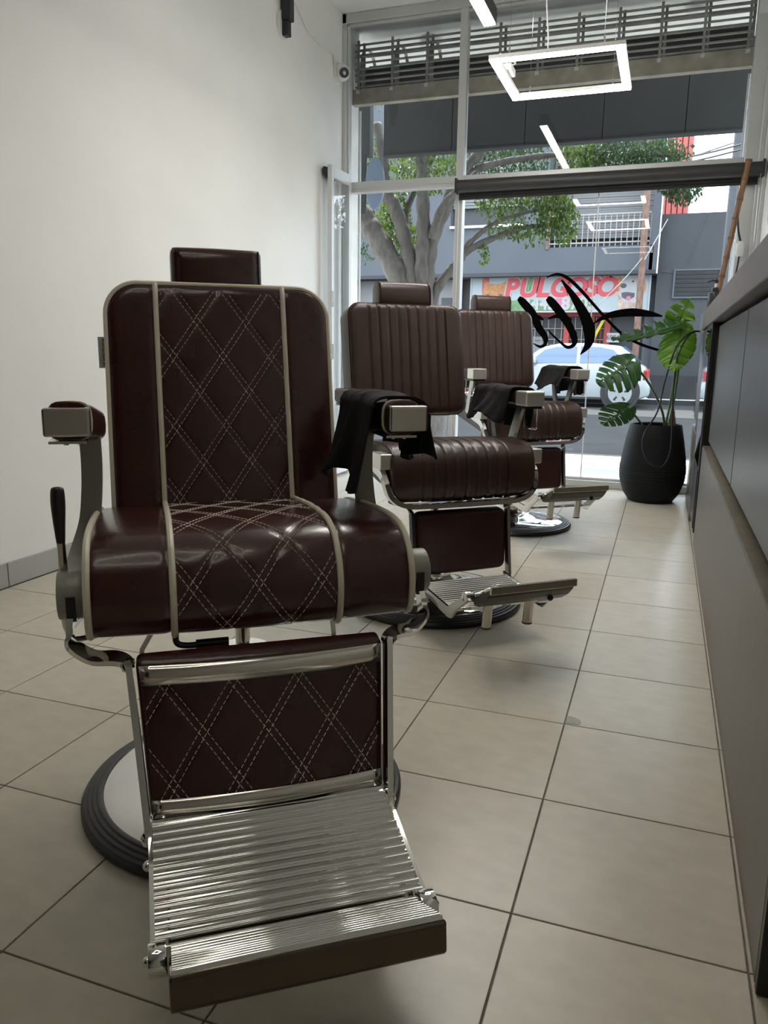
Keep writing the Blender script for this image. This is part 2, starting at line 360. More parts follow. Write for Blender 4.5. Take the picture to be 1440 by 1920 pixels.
# ------------------------------------------------------------------ hanging lamps
def frame_lamp(x, yc, z, sz, label, led=M_led):
    t = tag(empty('frame_lamp', (x, yc, z)), label, 'ceiling lamp', 'square LED frame lamps')
    h = sz/2; w = .046
    hs = MB(); df = MB()
    for (a0,a1,b0,b1) in ((-h,h,-h,-h+w),(-h,h,h-w,h),(-h,-h+w,-h+w,h-w),(h-w,h,-h+w,h-w)):
        hs.box(a0,a1,b0,b1,.004,.022); df.box(a0+.003,a1-.003,b0+.003,b1-.003,-.004,.004)
    hs.build('housing', M_white, t); df.build('diffuser', led, t)
    for (a,b) in ((-h+.1,-h+.02),(h-.1,-h+.02),(-h+.1,h-.02),(h-.1,h-.02)):
        MB().tube([(a,b,.02),(a,b,ZC-z)], .0012, 5).build('suspension_wire', M_chromes, t)
        MB().cyl((a,b,.02),(a,b,.06), .005, 8).build('wire_grip', M_chrome, t)
    box('driver_box', M_white, -h+.02, -h+.07, -.10, .02, .0225, .056, t, .003)
    MB().tube(spline([(-h+.045,-.09,.08),(-h+.12,-.18,.06),(-h+.2,-.05,.10),(-h+.22,.12,.18),(-h+.19,.15,.5),(-h+.15,.15,ZC-z)], 8), .004, 6).build('cord', M_white, t)
    MB().tube(spline([(-h+.045,.01,.08),(-h+.05,.10,.12),(-h-.02,.02,.13),(-h+.02,-.14,.09)], 8), .0035, 6).build('cord', M_white, t)
    return t
frame_lamp(-.63, 4.48, 2.44, .655, 'lit square white LED frame lamp hanging by the shop window')
frame_lamp(-.63, 2.88, 2.44, .655, 'lit square white LED frame lamp above the middle barber chair')
frame_lamp(-.63, .70, 2.44, .655, 'dim square LED frame lamp at the back, above the free floor', M_led2)
bl = tag(empty('linear_lamp', (-1.17, 4.16, 2.95)), 'long lit linear LED bar lamp with black housing above the chairs', 'ceiling lamp')
box('housing', M_black, -.04, .04, -.92, .92, .004, .09, bl)
box('diffuser', M_led, -.034, .034, -.91, .91, -.002, .004, bl)
for y_ in (-.7, .7): MB().tube([(0,y_,.09),(0,y_,ZC-2.95)], .0012, 5).build('suspension_wire', M_chromes, bl)

# ------------------------------------------------------------------ wall devices
wc = tag(empty('dome_camera', (XL, 6.02, 3.115)), 'small white dome security camera in the corner by the window', 'camera')
MB().cyl((0,0,0),(.02,0,0), .075, 28).build('mount', M_white, wc, smooth=True)
MB().sphere((.045,-.005,.0), .062, 24, 14).build('dome', M_white, wc, smooth=True)
lc = Vector((.045,-.005,0)); ld = Vector((.62,-.72,-.28)).normalized()
MB().cyl(lc+ld*.045, lc+ld*.066, .036, 20).build('lens_ring', M_black, wc, smooth=True)
MB().sphere(lc+ld*.060, .018, 12, 8).build('lens', M_mirror, wc, smooth=True)
ad = tag(empty('power_adapter', (XL, 5.10, 3.16)), 'black plug-in power adapter on a round wall plate near the ceiling', 'adapter')
MB().cyl((0,0,-.04),(.012,0,-.04), .085, 28).build('wall_plate', M_white, ad, smooth=True)
box('body', M_black, .012, .075, -.035, .035, -.02, .17, ad, .008)
box('plug', M_black, .012, .055, -.028, .028, -.11, -.02, ad, .006)
tag(MB().tube(spline([(XL+.03,5.12,3.33),(XL+.008,5.22,3.35),(XL+.006,5.36,3.29),(XL+.006,5.50,3.22),(XL+.006,5.60,3.22),(XL+.006,5.74,3.20),(XL+.006,5.90,3.22),(XL+.006,5.94,3.20),(XL+.008,5.97,3.15)], 8), .006, 6).build('camera_cable', M_white), 'white cable drooping along the wall from adapter to dome camera', 'cable')
al = tag(empty('alarm_box', (.50, 6.05, 3.42)), 'white wall box with dangling wires in the top corner by the window', 'alarm')
box('case', M_white, -.13, .02, -.10, .04, -.12, .13, al, .012)
MB().tube(spline([(-.1,-.02,.14),(-.20,-.01,-.02),(-.17,0,-.12),(-.02,0,-.13)], 8), .005, 6).build('cord', M_cable, al)
MB().tube(spline([(-.12,-.03,.13),(-.15,-.02,-.03),(-.05,0,-.10)], 8), .005, 6).build('cord', M_cable, al)
wp = tag(empty('wall_plug', (XR, 5.0, 1.66)), 'white plug with a black lead on the right wall', 'plug')
box('socket', M_white, -.012, 0, -.10, .10, -.08, .20, wp, .004); box('plug_body', M_white, -.055, -.012, -.06, -.0, -.06, .03, wp, .01)
MB().tube(spline([(-.05,-.03,.03),(-.06,-.01,.12),(-.04,.03,.20),(-.02,.05,.30)], 6), .006, 6).build('lead', M_cable, wp)

# ------------------------------------------------------------------ counter
CX = .215
ct = tag(empty('cabinet_unit', (CX, 1.22, 0)), 'long dark laminate cabinet with drawer fronts below the counter', 'cabinet', 'cabinets under the counter')
box('carcass', M_black, .0525, XR-CX-.004, 0, 3.22, .001, 1.179, ct)
box('inner_rail', M_black, .022, .0524, .002, 3.215, .004, .535, ct)
box('end_panel', M_black, .0, XR-CX-.004, -.02, -.001, .002, .545, ct, .002)
box('end_panel', M_black, .032, XR-CX-.004, -.04, -.021, .545, 1.178, ct, .002)
box('lower_front', M_lamlow, 0, .021, .002, 3.215, .004, .535, ct, .002)
box('ledge', M_ledge, .002, .052, .002, 3.215, .536, .543, ct)

for a, b in ((-.018, 1.664), (1.684, 3.215)): box('drawer_front', M_lam, .027, .047, a, b, .566, 1.162, ct, .003)
c2 = tag(empty('cabinet_unit', (.205, 4.46, 0)), 'short cabinet with mirror-dark panels at the window end of the counter', 'cabinet', 'cabinets under the counter')
box('carcass', M_black, .022, XR-.205-.004, 0, 1.44, .001, 1.179, c2)
box('panel_frame', M_black, .004, .0215, .0, .60, .06, 1.18, c2, .002)
box('mirror_panel', M_mirror, -.001, .004, .03, .57, .42, 1.15, c2)
box('lower_panel', M_black, -.001, .004, .03, .57, .08, .40, c2)
box('lower_front', M_lamlow, 0, .021, .61, 1.43, .004, .535, c2, .002)
box('ledge', M_ledge, .004, .05, .61, 1.43, .536, .542, c2)
box('drawer_front', M_lam, 0, .021, .61, 1.02, .603, 1.165, c2, .003)
box('drawer_front', M_lam, 0, .021, 1.025, 1.20, .603, 1.165, c2, .003)
box('mirror_strip', M_mirror, -.001, .021, 1.21, 1.42, .603, 1.165, c2)
tag(box('counter_top', M_top, .200, XR-.004, 1.16, 5.95, 1.181, 1.292, None, .004), 'thick grey-brown counter top running along the right wall to the window', 'counter top')

# pump bottle, bamboo, lead with connector
pb = tag(empty('pump_bottle', (.262, 5.66, 1.2925)), 'black pump dispenser bottle on the counter top', 'bottle')
MB().lathe([(.040,0),(.043,.004),(.043,.115),(.040,.126),(.022,.130),(.022,.135)], 32).build('body', M_black, pb, smooth=True)
MB().lathe([(.024,.135),(.024,.155),(.019,.158)], 24).build('collar', M_black, pb, smooth=True)
MB().lathe([(.008,.158),(.008,.185)], 14).build('stem', M_white, pb, smooth=True)
m = MB().lathe([(.014,.185),(.014,.205),(.010,.208)], 16); m.flat([(0,0,.199),(-.03,-.012,.201),(-.05,-.02,.193)], .014, .01); m.build('pump_head', M_black, pb, smooth=True)
bb = tag(empty('bamboo_pole', (.272, 5.88, 1.2935)), 'brown bamboo pole leaning from counter top up to the window frame', 'pole')
bd = Vector((.405-.272, 5.965-5.88, 2.285-1.2935))
segs = 8
for k in range(segs):
    a = bd*(k/segs); b = bd*((k+1)/segs)
    m = MB(); m.tube([a+bd*.002, a+bd*.012, a+bd*.03, b-bd*.02, b-bd*.004, b], .0185, 14, scale=[1.0,1.12,.97,.97,1.08,1.15]); m.build('culm_segment', M_bamboo, bb, smooth=True)
    MB().tube([b-bd*.004, b+bd*.003], .0215, 14).build('node_ring', M_rust, bb, smooth=True)
MB().tube(spline([bd*.12+V(-.03,-.01,.02), bd*.12+V(0,-.028,.01), bd*.12+V(.03,-.01,.0), bd*.12+V(.0,.02,.01), bd*.12+V(-.03,-.01,.02)],6), .003, 6).build('wire_tie', M_cable, bb)
ll = tag(empty('hanging_lead', (.41, 6.05, 1.75)), 'white connector hanging on a dark green lead beside the bamboo', 'cable')
MB().tube(spline([(-.05,-.02,.26),(-.035,0,.20),(-.02,0,.10),(0,0,.03)], 6), .007, 8).build('lead', M_cable, ll)
MB().lathe([(.014,.035),(.026,.02),(.028,-.05),(.018,-.065)], 18).build('connector', M_white, ll, smooth=True)
MB().tube(spline([(0,0,-.06),(-.006,0,-.14),(-.02,-.01,-.26),(-.03,-.02,-.457)], 6), .006, 8).build('lead', M_cable, ll)
tag(MB().tube(spline([(.19,5.62,1.17),(.13,5.55,1.16),(.05,5.50,1.06),(.0,5.50,.85),(-.03,5.49,.65),(-.10,5.45,.50),(-.105,5.45,.40),(-.06,5.45,.31),(.02,5.46,.28),(.065,5.47,.36),(.07,5.48,.50),(.055,5.49,.80),(.07,5.50,1.02),(.13,5.56,1.15),(.19,5.64,1.17)], 8), .0055, 6).build('loop_cable', M_cable), 'thin black cable hanging in a long loop in front of the pot', 'cable')

# ------------------------------------------------------------------ potted monstera
pt = tag(empty('plant_pot', (-.035, 5.74, 0)), 'large matte black tapered plant pot on the floor by the window', 'pot')
MB().lathe([(.135,.0),(.15,.004),(.19,.06),(.216,.14),(.224,.22),(.216,.31),(.195,.43),(.172,.54),(.168,.545),(.158,.54),(.165,.50)], 64, cap=False).build('body', M_pot, pt, smooth=True, angle=60)
m = MB()
for z in (.155,.165,.18,.205,.22,.24,.255): 
    rr = .2165+.0075*math.sin((z-.14)/.17*PI)
    m.lathe([(rr,z-.003),(rr+.002,z),(rr,z+.003)], 64, cap=False)
m.build('groove_ring', M_pot, pt, smooth=True)
MB().lathe([(0.0,.49),(.166,.485)], 40, cap=False).build('soil', M_soil, pt)
MB().lathe([(.0,.002),(.136,.001)], 40, cap=False).build('bottom', M_pot, pt)
ms = tag(empty('monstera_plant', (-.03, 5.74, .49)), 'green split-leaf monstera plant growing in the black pot', 'plant')
def leaf(name, base, tip, side, droop, wid, lobes, m, seed, duty=.20):
    """monstera leaf: midrib from base to tip; side vector; lobed halves, each blade has depth by drooping"""
    rnd = random.Random(seed); b = Vector(base); t = Vector(tip); s = Vector(side).normalized(); ax = t-b; Ln = ax.length; nrm = ax.normalized().cross(s).normalized()
    mb = MB(); NU = 70
    def mid(u): return b+ax*u+nrm*(droop*u*u)
    for sg in (-1, 1):
        vs = []; fs = []; NV = 9
        for i in range(NU+1):
            u = -0.14+1.14*i/NU
            env = wid*(math.sin(PI*min(1, max(0.0, (u+.16)/1.16))**.62))**.75
            ph = (u*lobes+(.15 if sg > 0 else 0)) % 1.0
            cut = 1.0
            if .10 < u < .97 and (ph < duty): cut = (.34 if duty < .3 else .16)+.08*math.sin(u*17+seed)
            w = env*cut
            for j in range(NV+1):
                v = j/NV
                p = mid(max(u, 0))+ax*(u if u < 0 else 0)*1.0+s*sg*(w*v+ (.0 if u >= 0 else .012))+ax*(.16*v*v*(w/wid))+nrm*(-.16*w*v*v*2.0+.010*math.sin(u*lobes*6.28)*v)
                vs.append(p)
        for i in range(NU):
            for j in range(NV):
                u = -0.14+1.14*(i+.5)/NU
                if 1 <= j <= 2 and .2 < u < .8 and abs(((u*lobes+.55) % 1.0)-.5) < .13: continue
                fs.append((i*(NV+1)+j, i*(NV+1)+j+1, (i+1)*(NV+1)+j+1, (i+1)*(NV+1)+j))
        mb.add(vs, fs)
    o = mb.build(name, m, ms, smooth=True)
    sm = o.modifiers.new('thickness', 'SOLIDIFY'); sm.thickness = .0012
    MB().tube([mid(u/8)-nrm*.001 for u in range(9)], .0045, 6, scale=[1-.085*u for u in range(9)]).build('midrib', M_stem, o)
# local origin (-.03,5.74,.49)
def W2L(x, y, z): return (x+.03, y-5.74, z-.49)
leaf('leaf', W2L(.075,5.60,1.18), W2L(.045,5.50,.895), (1,.25,.1), .05, .125, 5, M_leaf, 1)
leaf('leaf', W2L(.04,5.62,1.20), W2L(.10,5.50,1.36), (1,-.1,-.5), .03, .10, 3, M_leaf, 5)
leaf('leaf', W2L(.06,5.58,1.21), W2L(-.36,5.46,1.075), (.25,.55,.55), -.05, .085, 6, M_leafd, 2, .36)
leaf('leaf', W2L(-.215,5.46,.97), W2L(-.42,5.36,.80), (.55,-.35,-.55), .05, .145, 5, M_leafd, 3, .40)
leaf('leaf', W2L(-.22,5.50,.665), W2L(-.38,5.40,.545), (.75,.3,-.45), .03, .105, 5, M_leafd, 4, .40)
for pts in ([(.06,.0,-.02),(.03,-.06,.14),(-.06,-.18,.32),W2L(-.215,5.46,.97)], [(.07,.02,-.02),(.10,-.02,.25),(.11,-.08,.5),W2L(.075,5.60,1.18)], [(.05,.03,-.02),(.085,.0,.3),(.09,-.09,.6),W2L(.06,5.58,1.21)], [(-.07,.0,-.02),(-.11,-.10,.07),W2L(-.22,5.50,.665)], [(.08,.0,-.02),(.10,.0,.3),W2L(.04,5.62,1.20)]):
    MB().tube(spline(pts, 8), .008, 8, scale=None).build('stem', M_stem, ms, smooth=True)
MB().lathe([(.028,-.01),(.026,.06),(.012,.14),(.004,.17)], 12, (.10,.03,0)).build('dry_sheath', M_bamboo, ms, smooth=True)

# ================================================================== BARBER CHAIRS
PX, PZ = .118, .166      # diamond lattice period
def rrect(hw, z0, z1, r, n=8, rb=None):
    """rounded rectangle outline in (x, z), counter-clockwise from bottom-left"""
    rb = r if rb is None else rb; out = []
    for cx, cz, rr, a0 in ((hw-rb, z0+rb, rb, -90), (hw-r, z1-r, r, 0), (-hw+r, z1-r, r, 90), (-hw+rb, z0+rb, rb, 180)):
        for k in range(n+1):
            a = R(a0+90*k/n); out.append((cx+rr*math.cos(a), cz+rr*math.sin(a)))
    return out
def latt(x, z, x0=0, z0=0):
    """signed distances to nearest line of the two stitch families"""
    a = (x-x0)/PX; b = (z-z0)/PZ; nl = 1/math.hypot(1/PX, 1/PZ); d = []
    for q in (a+b, a-b): d.append((q-round(q))*nl)
    return d
def quilt(x, z, x0=0, z0=0, depth=.0012):
    v = 0
    for d in latt(x, z, x0, z0): v = max(v, math.exp(-(d/.0085)**4))
    d1, d2 = latt(x, z, x0, z0)
    return -depth*v+.0006*min(1, min(abs(d1), abs(d2))/.03)
def stitches(fn, xr, sr, x0, s0, name, parent, inside=None, dash=.0072, gap=.0036, r=.0010):
    """double stitch lines of the diamond lattice on surface fn(x, s) -> (point, normal)"""
    m = MB(); nl = 1/math.hypot(1/PX, 1/PZ); ln = math.hypot(PX, PZ)
    for fam in (1, -1):
        dx, ds = PX/ln, -fam*PZ/ln
        nx, ns = (1/PX)*nl, fam*(1/PZ)*nl
        K = int((xr[1]-xr[0])/PX+(sr[1]-sr[0])/PZ)+4
        for k in range(-K, K+1):
            for off in (-.0062, .0062):
                c = k*nl+off; px, ps = x0+nx*c, s0+ns*c
                t = -1.5
                while t < 1.5:
                    a = (px+dx*t, ps+ds*t); b = (px+dx*(t+dash), ps+ds*(t+dash)); t += dash+gap
                    if not (xr[0] < a[0] < xr[1] and xr[0] < b[0] < xr[1] and sr[0] < a[1] < sr[1] and sr[0] < b[1] < sr[1]): continue
                    if inside and not (inside(*a) and inside(*b)): continue
                    A, na = fn(*a); B, nb = fn(*b); d = (B-A).normalized(); sd = d.cross(na).normalized()
                    vs = [A+sd*r-na*.0006, A-sd*r-na*.0006, A+na*.0011, B+sd*r-nb*.0006, B-sd*r-nb*.0006, B+nb*.0011]
                    m.add(vs, [(0,3,5,2),(1,2,5,4),(0,2,1),(3,4,5)])
    o = m.build(name, M_thread, parent); tag(o, 'white dashed diamond stitching', kind='stuff'); return o

def cushion(name, parent, m, hw, z0, z1, th, P, rc, disp, edge=.03, nx=72, nz=84, rb=None):
    """upright padded slab. local (x,z) front face; P(x, y, z) places it (y = outwards to the front)"""
    rb = rc if rb is None else rb; mb = MB()
    def rnd(x, z):
        r = rc if z > (z0+z1)/2 else rb
        cx = hw-r; cz = z1-r if z > (z0+z1)/2 else z0+r
        ax = abs(x)-cx; az = (z-cz) if z > (z0+z1)/2 else (cz-z)
        if ax > 0 and az > 0 and r > 0:
            k = max(ax, az)/math.hypot(ax, az); ax *= k; az *= k
            x = math.copysign(cx+ax, x); z = cz+az if z > (z0+z1)/2 else cz-az
        return x, z
    def dist(x, z):
        r = rc if z > (z0+z1)/2 else rb
        ex = hw-abs(x); ez = min(z1-z, z-z0)
        if ex < r and ez < r: return r-math.hypot(r-ex, r-ez)
        return min(ex, ez)
    def front(x, z):
        d = max(0, dist(x, z)); k = min(d/edge, 1)
        y = th-edge*.55*(1-math.sqrt(max(0, 1-(1-k)**2)))
        return y+disp(x, z)*min(1, d/.02)+.010*(1-(x/hw)**2)
    def g(u): # denser to the edges
        return .5-.5*math.cos(PI*u) if False else u
    idx = {}
    for side in (0, 1):
        for j in range(nz+1):
            for i in range(nx+1):
                x = -hw+2*hw*i/nx; z = z0+(z1-z0)*j/nz; x, z = rnd(x, z)
                yy = front(x, z) if side == 0 else 0.0
                idx[side, i, j] = len(mb.v); mb.v.append(tuple(P(x, yy, z)))
    for side in (0, 1):
        for j in range(nz):
            for i in range(nx):
                q = (idx[side,i,j], idx[side,i+1,j], idx[side,i+1,j+1], idx[side,i,j+1]); mb.f.append(q if side == 0 else q[::-1])
    ring = [(i,0) for i in range(nx)]+[(nx,j) for j in range(nz)]+[(i,nz) for i in range(nx,0,-1)]+[(0,j) for j in range(nz,0,-1)]
    for a, b in zip(ring, ring[1:]+ring[:1]): mb.f.append((idx[0,*a], idx[1,*a], idx[1,*b], idx[0,*b]))
    o = mb.build(name, m, parent, smooth=True, weld=True, angle=50)
    def fn(x, z):
        e = .002; p = P(x, front(x, z), z); a = P(x+e, front(x, z), z)-p; b = P(x, front(x, z), z+e)-p
        return p, b.cross(a).normalized()*(-1)
    return o, front, fn

def profile_cushion(name, parent, m, prof, hwf, disp, nx=80, sub=7):
    """cushion swept sideways from a closed side profile [(d, z)], d forward"""
    sp = spline([(d, z, 0) for d, z in prof], sub); n = len(sp); mb = MB()
    arc = [0]
    for i in range(1, n): arc.append(arc[-1]+(sp[i]-sp[i-1]).length)
    nor = []
    for i in range(n):
        t = (sp[min(i+1,n-1)]-sp[max(i-1,0)]).normalized(); nor.append(Vector((-t.y, t.x, 0)))   # outward for back->front->down order
    def pt(i, x):
        hw = hwf(sp[i].y); k = abs(x); e = .018
        dd = disp(x*hw, arc[i]) if disp else 0
        edge = max(0, (k*hw-(hw-e))/e); inset = -.012*(1-math.sqrt(max(0, 1-edge**2)))
        q = sp[i]+nor[i]*(dd*(1-edge)+inset+.006*(1-k*k))
        return Vector((x*hw, -q.x, q.y))
    for i in range(n):
        for k in range(nx+1): mb.v.append(tuple(pt(i, -1+2*k/nx)))
    mb.f += [(i*(nx+1)+k, i*(nx+1)+k+1, (i+1)*(nx+1)+k+1, (i+1)*(nx+1)+k) for i in range(n-1) for k in range(nx)]
    # underside and ends
    mb.f += [((n-1)*(nx+1)+k, (n-1)*(nx+1)+k+1, k+1, k) for k in range(nx)]
    mb.f.append(tuple(i*(nx+1) for i in range(n))); mb.f.append(tuple(i*(nx+1)+nx for i in reversed(range(n))))
    o = mb.build(name, m, parent, smooth=True, angle=60)
    def fn(x, s):
        i = 0
        while i < n-2 and arc[i+1] < s: i += 1
        t = (s-arc[i])/max(1e-6, arc[i+1]-arc[i]); hw = hwf(sp[i].y)
        p = pt(i, x/hw).lerp(pt(i+1, x/hw), t); nn = nor[i].lerp(nor[i+1], t); return p, Vector((0, -nn.x, nn.y)).normalized()
    return o, fn, arc

def ribs_plate(pts, hw, period, amp, thick):
    """ribbed plate: top surface follows pts [(d,z)], corrugated across its length; solid below"""
    sp = spline([(d, z, 0) for d, z in pts], 84); arc = [0]
    for i in range(1, len(sp)): arc.append(arc[-1]+(sp[i]-sp[i-1]).length)
    top = []; bot = []
    for i in range(len(sp)):
        t = (sp[min(i+1,len(sp)-1)]-sp[max(i-1,0)]).normalized(); n = Vector((-t.y, t.x, 0))
        if n.y < 0: n = -n
        h = amp*math.sin(PI*arc[i]/period)**2
        top.append(sp[i]+n*h); bot.append(sp[i]-n*thick)
    poly = [(p.x, p.y) for p in top]+[(p.x, p.y) for p in reversed(bot)]
    mb = MB(); n = len(top); hwl = hw
    vs = [(-hw, -a, b) for a, b in poly]+[(hw, -a, b) for a, b in poly]; N = len(poly)
    fs = [(i, (i+1) % N, N+(i+1) % N, N+i) for i in range(N)]
    for off in (0, N):
        for i in range(n-1): fs.append((off+i, off+i+1, off+N-2-i, off+N-1-i))
    return mb.add(vs, fs)

def draped_cloth(parent_mtx, label, xc, d0, d1, ztop, inner, outer, w, seed, sgn=1, flare=.10):
    """dark cloth laid over an armrest; world-space object. sgn=+1 the right-hand arm: inner side is -x"""
    rnd = random.Random(seed); ph = [rnd.uniform(0, 6.28) for _ in range(6)]
    L = inner+w+outer; NU, NV = 60, 44; mb = MB()
    def f(u, v):
        s = u*L; d = d0+(d1-d0)*v
        fold = .014*math.sin(9*v+ph[0])+.008*math.sin(19*v+ph[1])+.006*math.sin(31*v+ph[2]+4*u)
        if s < inner:
            k = (inner-s)/inner; r = inner-s
            x = xc-w/2-.012-flare*k**1.2*(.85+.15*math.sin(5*v+ph[3]))-fold*k*1.2; z = ztop-.012-r*(1-.10*k)+.02*k*math.sin(7*v+ph[4]); d += fold*k*.6
        elif s < inner+w:
            q = (s-inner)/w; x = xc-w/2-.012+(w+.024)*q; z = ztop+.004-.016*(2*q-1)**4+.003*math.sin(14*v+ph[1])*math.sin(PI*q)+.35*abs(fold)*(1-q)
        else:
            r = s-inner-w; k = r/max(outer, 1e-4); x = xc+w/2+.012+.010*k+fold*k*.9; z = ztop-.012-r+.015*k*math.sin(8*v+ph[5]); d += fold*k
        return parent_mtx @ Vector((x, -d, z))
    mb.grid(f, NU, NV)
    o = mb.build('draped_cloth', M_cloth, None, smooth=True, angle=80)
    sm = o.modifiers.new('thickness', 'SOLIDIFY'); sm.thickness = .005; sm.offset = 1
    return tag(o, label, 'cloth', 'black cloths on the armrests')

def chair_base(t, zl):
    rg = MB().lathe([(.355,.001),(.363,.006),(.363,.016),(.357,.024),(.350,.026),(.347,.030),(.340,.031),(.337,.035),(.330,.036),(.327,.039),(.322,.040),(.316,.038),(.316,.001)], 96, cap=False).build('base_ring', M_rubber, t, smooth=True, angle=30)
    MB().lathe([(.318,.020),(.316,.036),(.300,.045),(.20,.060),(.12,.075),(.095,.085),(.082,.10),(.078,.12)], 96, cap=False).build('base_plate', M_chrome, t, smooth=True)
    MB().lathe([(.078,.075),(.078,.13),(.064,.135),(.064,.338),(.060,.345),(.018,.346)], 40).build('pump_housing', M_chrome, t, smooth=True, angle=30)
    MB().lathe([(.0165,.34),(.0165,.48+zl)], 20).build('piston', M_chrome, t, smooth=True)
    m = MB().box(-.14,.14,-.14,.16,.470+zl,.50+zl); m.box(-.09,.09,-.16,.02,.46+zl,.472+zl); m.build('swivel_mount', M_black, t, .004)
    m = MB().tube(spline([(.02,.08,.10),(.10,.20,.09),(.13,.34,.085),(.115,.42,.09),(.08,.42,.09),(.06,.34,.085),(.02,.08,.10)], 6), .009, 8); m.build('foot_pedal', M_black, t, smooth=True)

# ------------------------------------------------ front chair: burgundy, diamond quilting
def chair_front(loc, ang):
    t = tag(empty('barber_chair', loc, R(ang)), 'burgundy barber chair with white diamond stitching and cream piping, in front', 'barber chair', 'barber chairs in a row')
    chair_base(t, .0)
    # seat
    prof = [(-.27,.600),(-.24,.630),(-.12,.648),(.05,.664),(.17,.667),(.235,.655),(.278,.622),(.298,.575),(.296,.53),(.282,.502),(.262,.492)]
    CP = .153
    def dsp(x, s): return quilt(x, s, 0, .455) if abs(x) < CP+.004 else -.004*math.exp(-((abs(x)-CP)/.01)**2)
    seat, fn, arc = profile_cushion('seat', t, M_burg, prof, lambda z: .303, dsp, nx=110, sub=14)
    stitches(fn, (-CP+.004, CP-.004), (.01, arc[-1]-.005), 0, .455, 'stitching', seat)
    for x in (-CP, CP):
        MB().tube([fn(x, s)[0]+fn(x, s)[1]*.003 for s in [arc[-1]*k/70 for k in range(71)]], .0062, 8).build('piping', M_pipe, seat, smooth=True)
    for x in (-.298, .298):
        pts = [fn(x, s)[0]+fn(x, s)[1]*.002 for s in [arc[-1]*k/70 for k in range(71)]]
        MB().tube(pts, .0068, 8).build('piping', M_pipe, seat, smooth=True)
    # backrest: leans back from d=-.205 at z=.575 to d=-.335 at z=1.14
    z0, z1 = .575, 1.14; lean = (.335-.205)/(z1-z0)
    nb = Vector((0, -1, lean)).normalized()
    def P(x, y, z): return Vector((x, .205+(z-z0)*lean, z))+Vector((0, .085, 0))+nb*y
    zc = .967
    def dspb(x, z): return quilt(x, z, 0, zc) if abs(x) < CP+.002 else -.004*math.exp(-((abs(x)-CP)/.01)**2)
    back, front, fnb = cushion('backrest', t, M_burg, .270, z0, z1, .085, P, .075, dspb, nx=110, nz=120, rb=.02)
    stitches(fnb, (-CP+.005, CP-.005), (z0+.01, z1-.018), 0, zc, 'stitching', back)
    ol = rrect(.270, z0, z1, .075, 10, .02)
    MB().tube([P(x*.992, front(x*.985, z0+(z-z0)*.99+.003)-.004, z) for x, z in ol], .0068, 8, closed=True).build('piping', M_pipe, back, smooth=True)
    for x in (-CP, CP):
        MB().tube([fnb(x, z0+.01+(z1-z0-.014)*k/50)[0]+nb*.003 for k in range(51)], .0062, 8).build('piping', M_pipe, back, smooth=True)
    MB().prism([(-.24,z0+.03),(.24,z0+.03),(.24,z1-.06),(.20,z1-.02),(-.20,z1-.02),(-.24,z1-.06)], lambda a,b: P(a,-.014,b), lambda a,b: P(a,-.001,b)).build('back_board', M_black, back)
    # fabric brand tag on the left edge
    tg = MB().box(-.020,.0,-.0015,.0015,-.037,.037).build('brand_tag', M_tag, back, .0006, loc=P(-.270,.035,.985))
    rot = Matrix.Rotation(R(-90), 4, 'Z')
    def TM(x, z): return Matrix.Translation((x, -.0022, z)) @ Matrix.Rotation(R(90), 4, 'X') @ Matrix.Rotation(R(-90), 4, 'Z')
    for ch, zz in zip('RAGNA', (.029,.0185,.007,-.005,-.0155)): text('tag_letter', ch, .0125, M_black, TM(-.0075, zz), tg, .0002)
    text('tag_letter', 'R', .0125, M_black, TM(-.0075, -.0265) @ Matrix.Scale(-1, 4, (1,0,0)), tg, .0002)
    for zz in (.02, -.02): MB().box(-.0155,-.0150,-.0022,-.0016,zz-.006,zz+.006).build('tag_line', M_black, tg)
    # headrest
    hz0, hz1 = 1.12, 1.248
    def PH(x, y, z): return Vector((x, .452, z))+Vector((0, (z-hz0)*.10, 0))+Vector((0,-1,.06)).normalized()*y
    hd, hf, hfn = cushion('headrest', t, M_burg, .112, hz0, hz1, .075, PH, .014, lambda x, z: -.003*math.exp(-((abs(x)-.098)/.004)**2), edge=.035, nx=60, nz=30)
    for x in (-.104, .104):
        MB().tube([hfn(x, hz0+.004+(hz1-hz0-.008)*k/20)[0] for k in range(21)], .003, 6).build('piping', M_dpipe, hd, smooth=True)
    box('headrest_post', M_chrome, -.02, .02, .425, .437, 1.0, 1.16, t)
    # arms
    for s in (-1, 1):
        ar = empty('armrest'); ar.parent = t
        m = MB()
        # upholstered pad: rounded profile swept front to back
        pr = []
        for k in range(20):
            a = 2*PI*k/20; pr.append((.037*math.copysign(abs(math.cos(a))**.55, math.cos(a)), .035*math.copysign(abs(math.sin(a))**.65, math.sin(a))))
        path = [(s*.322,-.160,.872),(s*.320,-.14,.870),(s*.316,-.05,.862),(s*.312,.06,.848),(s*.310,.14,.838),(s*.310,.175,.835)]
        m.sweep(spline(path, 5), pr, upv=(0,0,1), scale=[.90]+[1.0]*22+[.97,.9,.7][:3]); m.build('arm_pad', M_burg, ar, smooth=True, angle=60)
        MB().sweep([Vector((s*.320,-.138,.870))+Vector((0,.004*k,0)) for k in range(3)], [(a*1.06,b*1.06) for a,b in pr], upv=(0,0,1)).build('piping', M_pipe, ar, smooth=True)
        MB().box(s*.322-.040, s*.322+.040, -.188, -.158, .846, .897).build('arm_plate', M_chromes, ar, .004)
        m = MB().box(s*.322-.036, s*.322+.030, -.15, .12, .829, .834); m.build('under_plate', M_chromes, ar)
        for bx in (-.012, .012): MB().cyl((s*.318+bx,-.13,.830),(s*.318+bx,-.13,.825), .005, 10).build('bolt', M_chrome, ar)
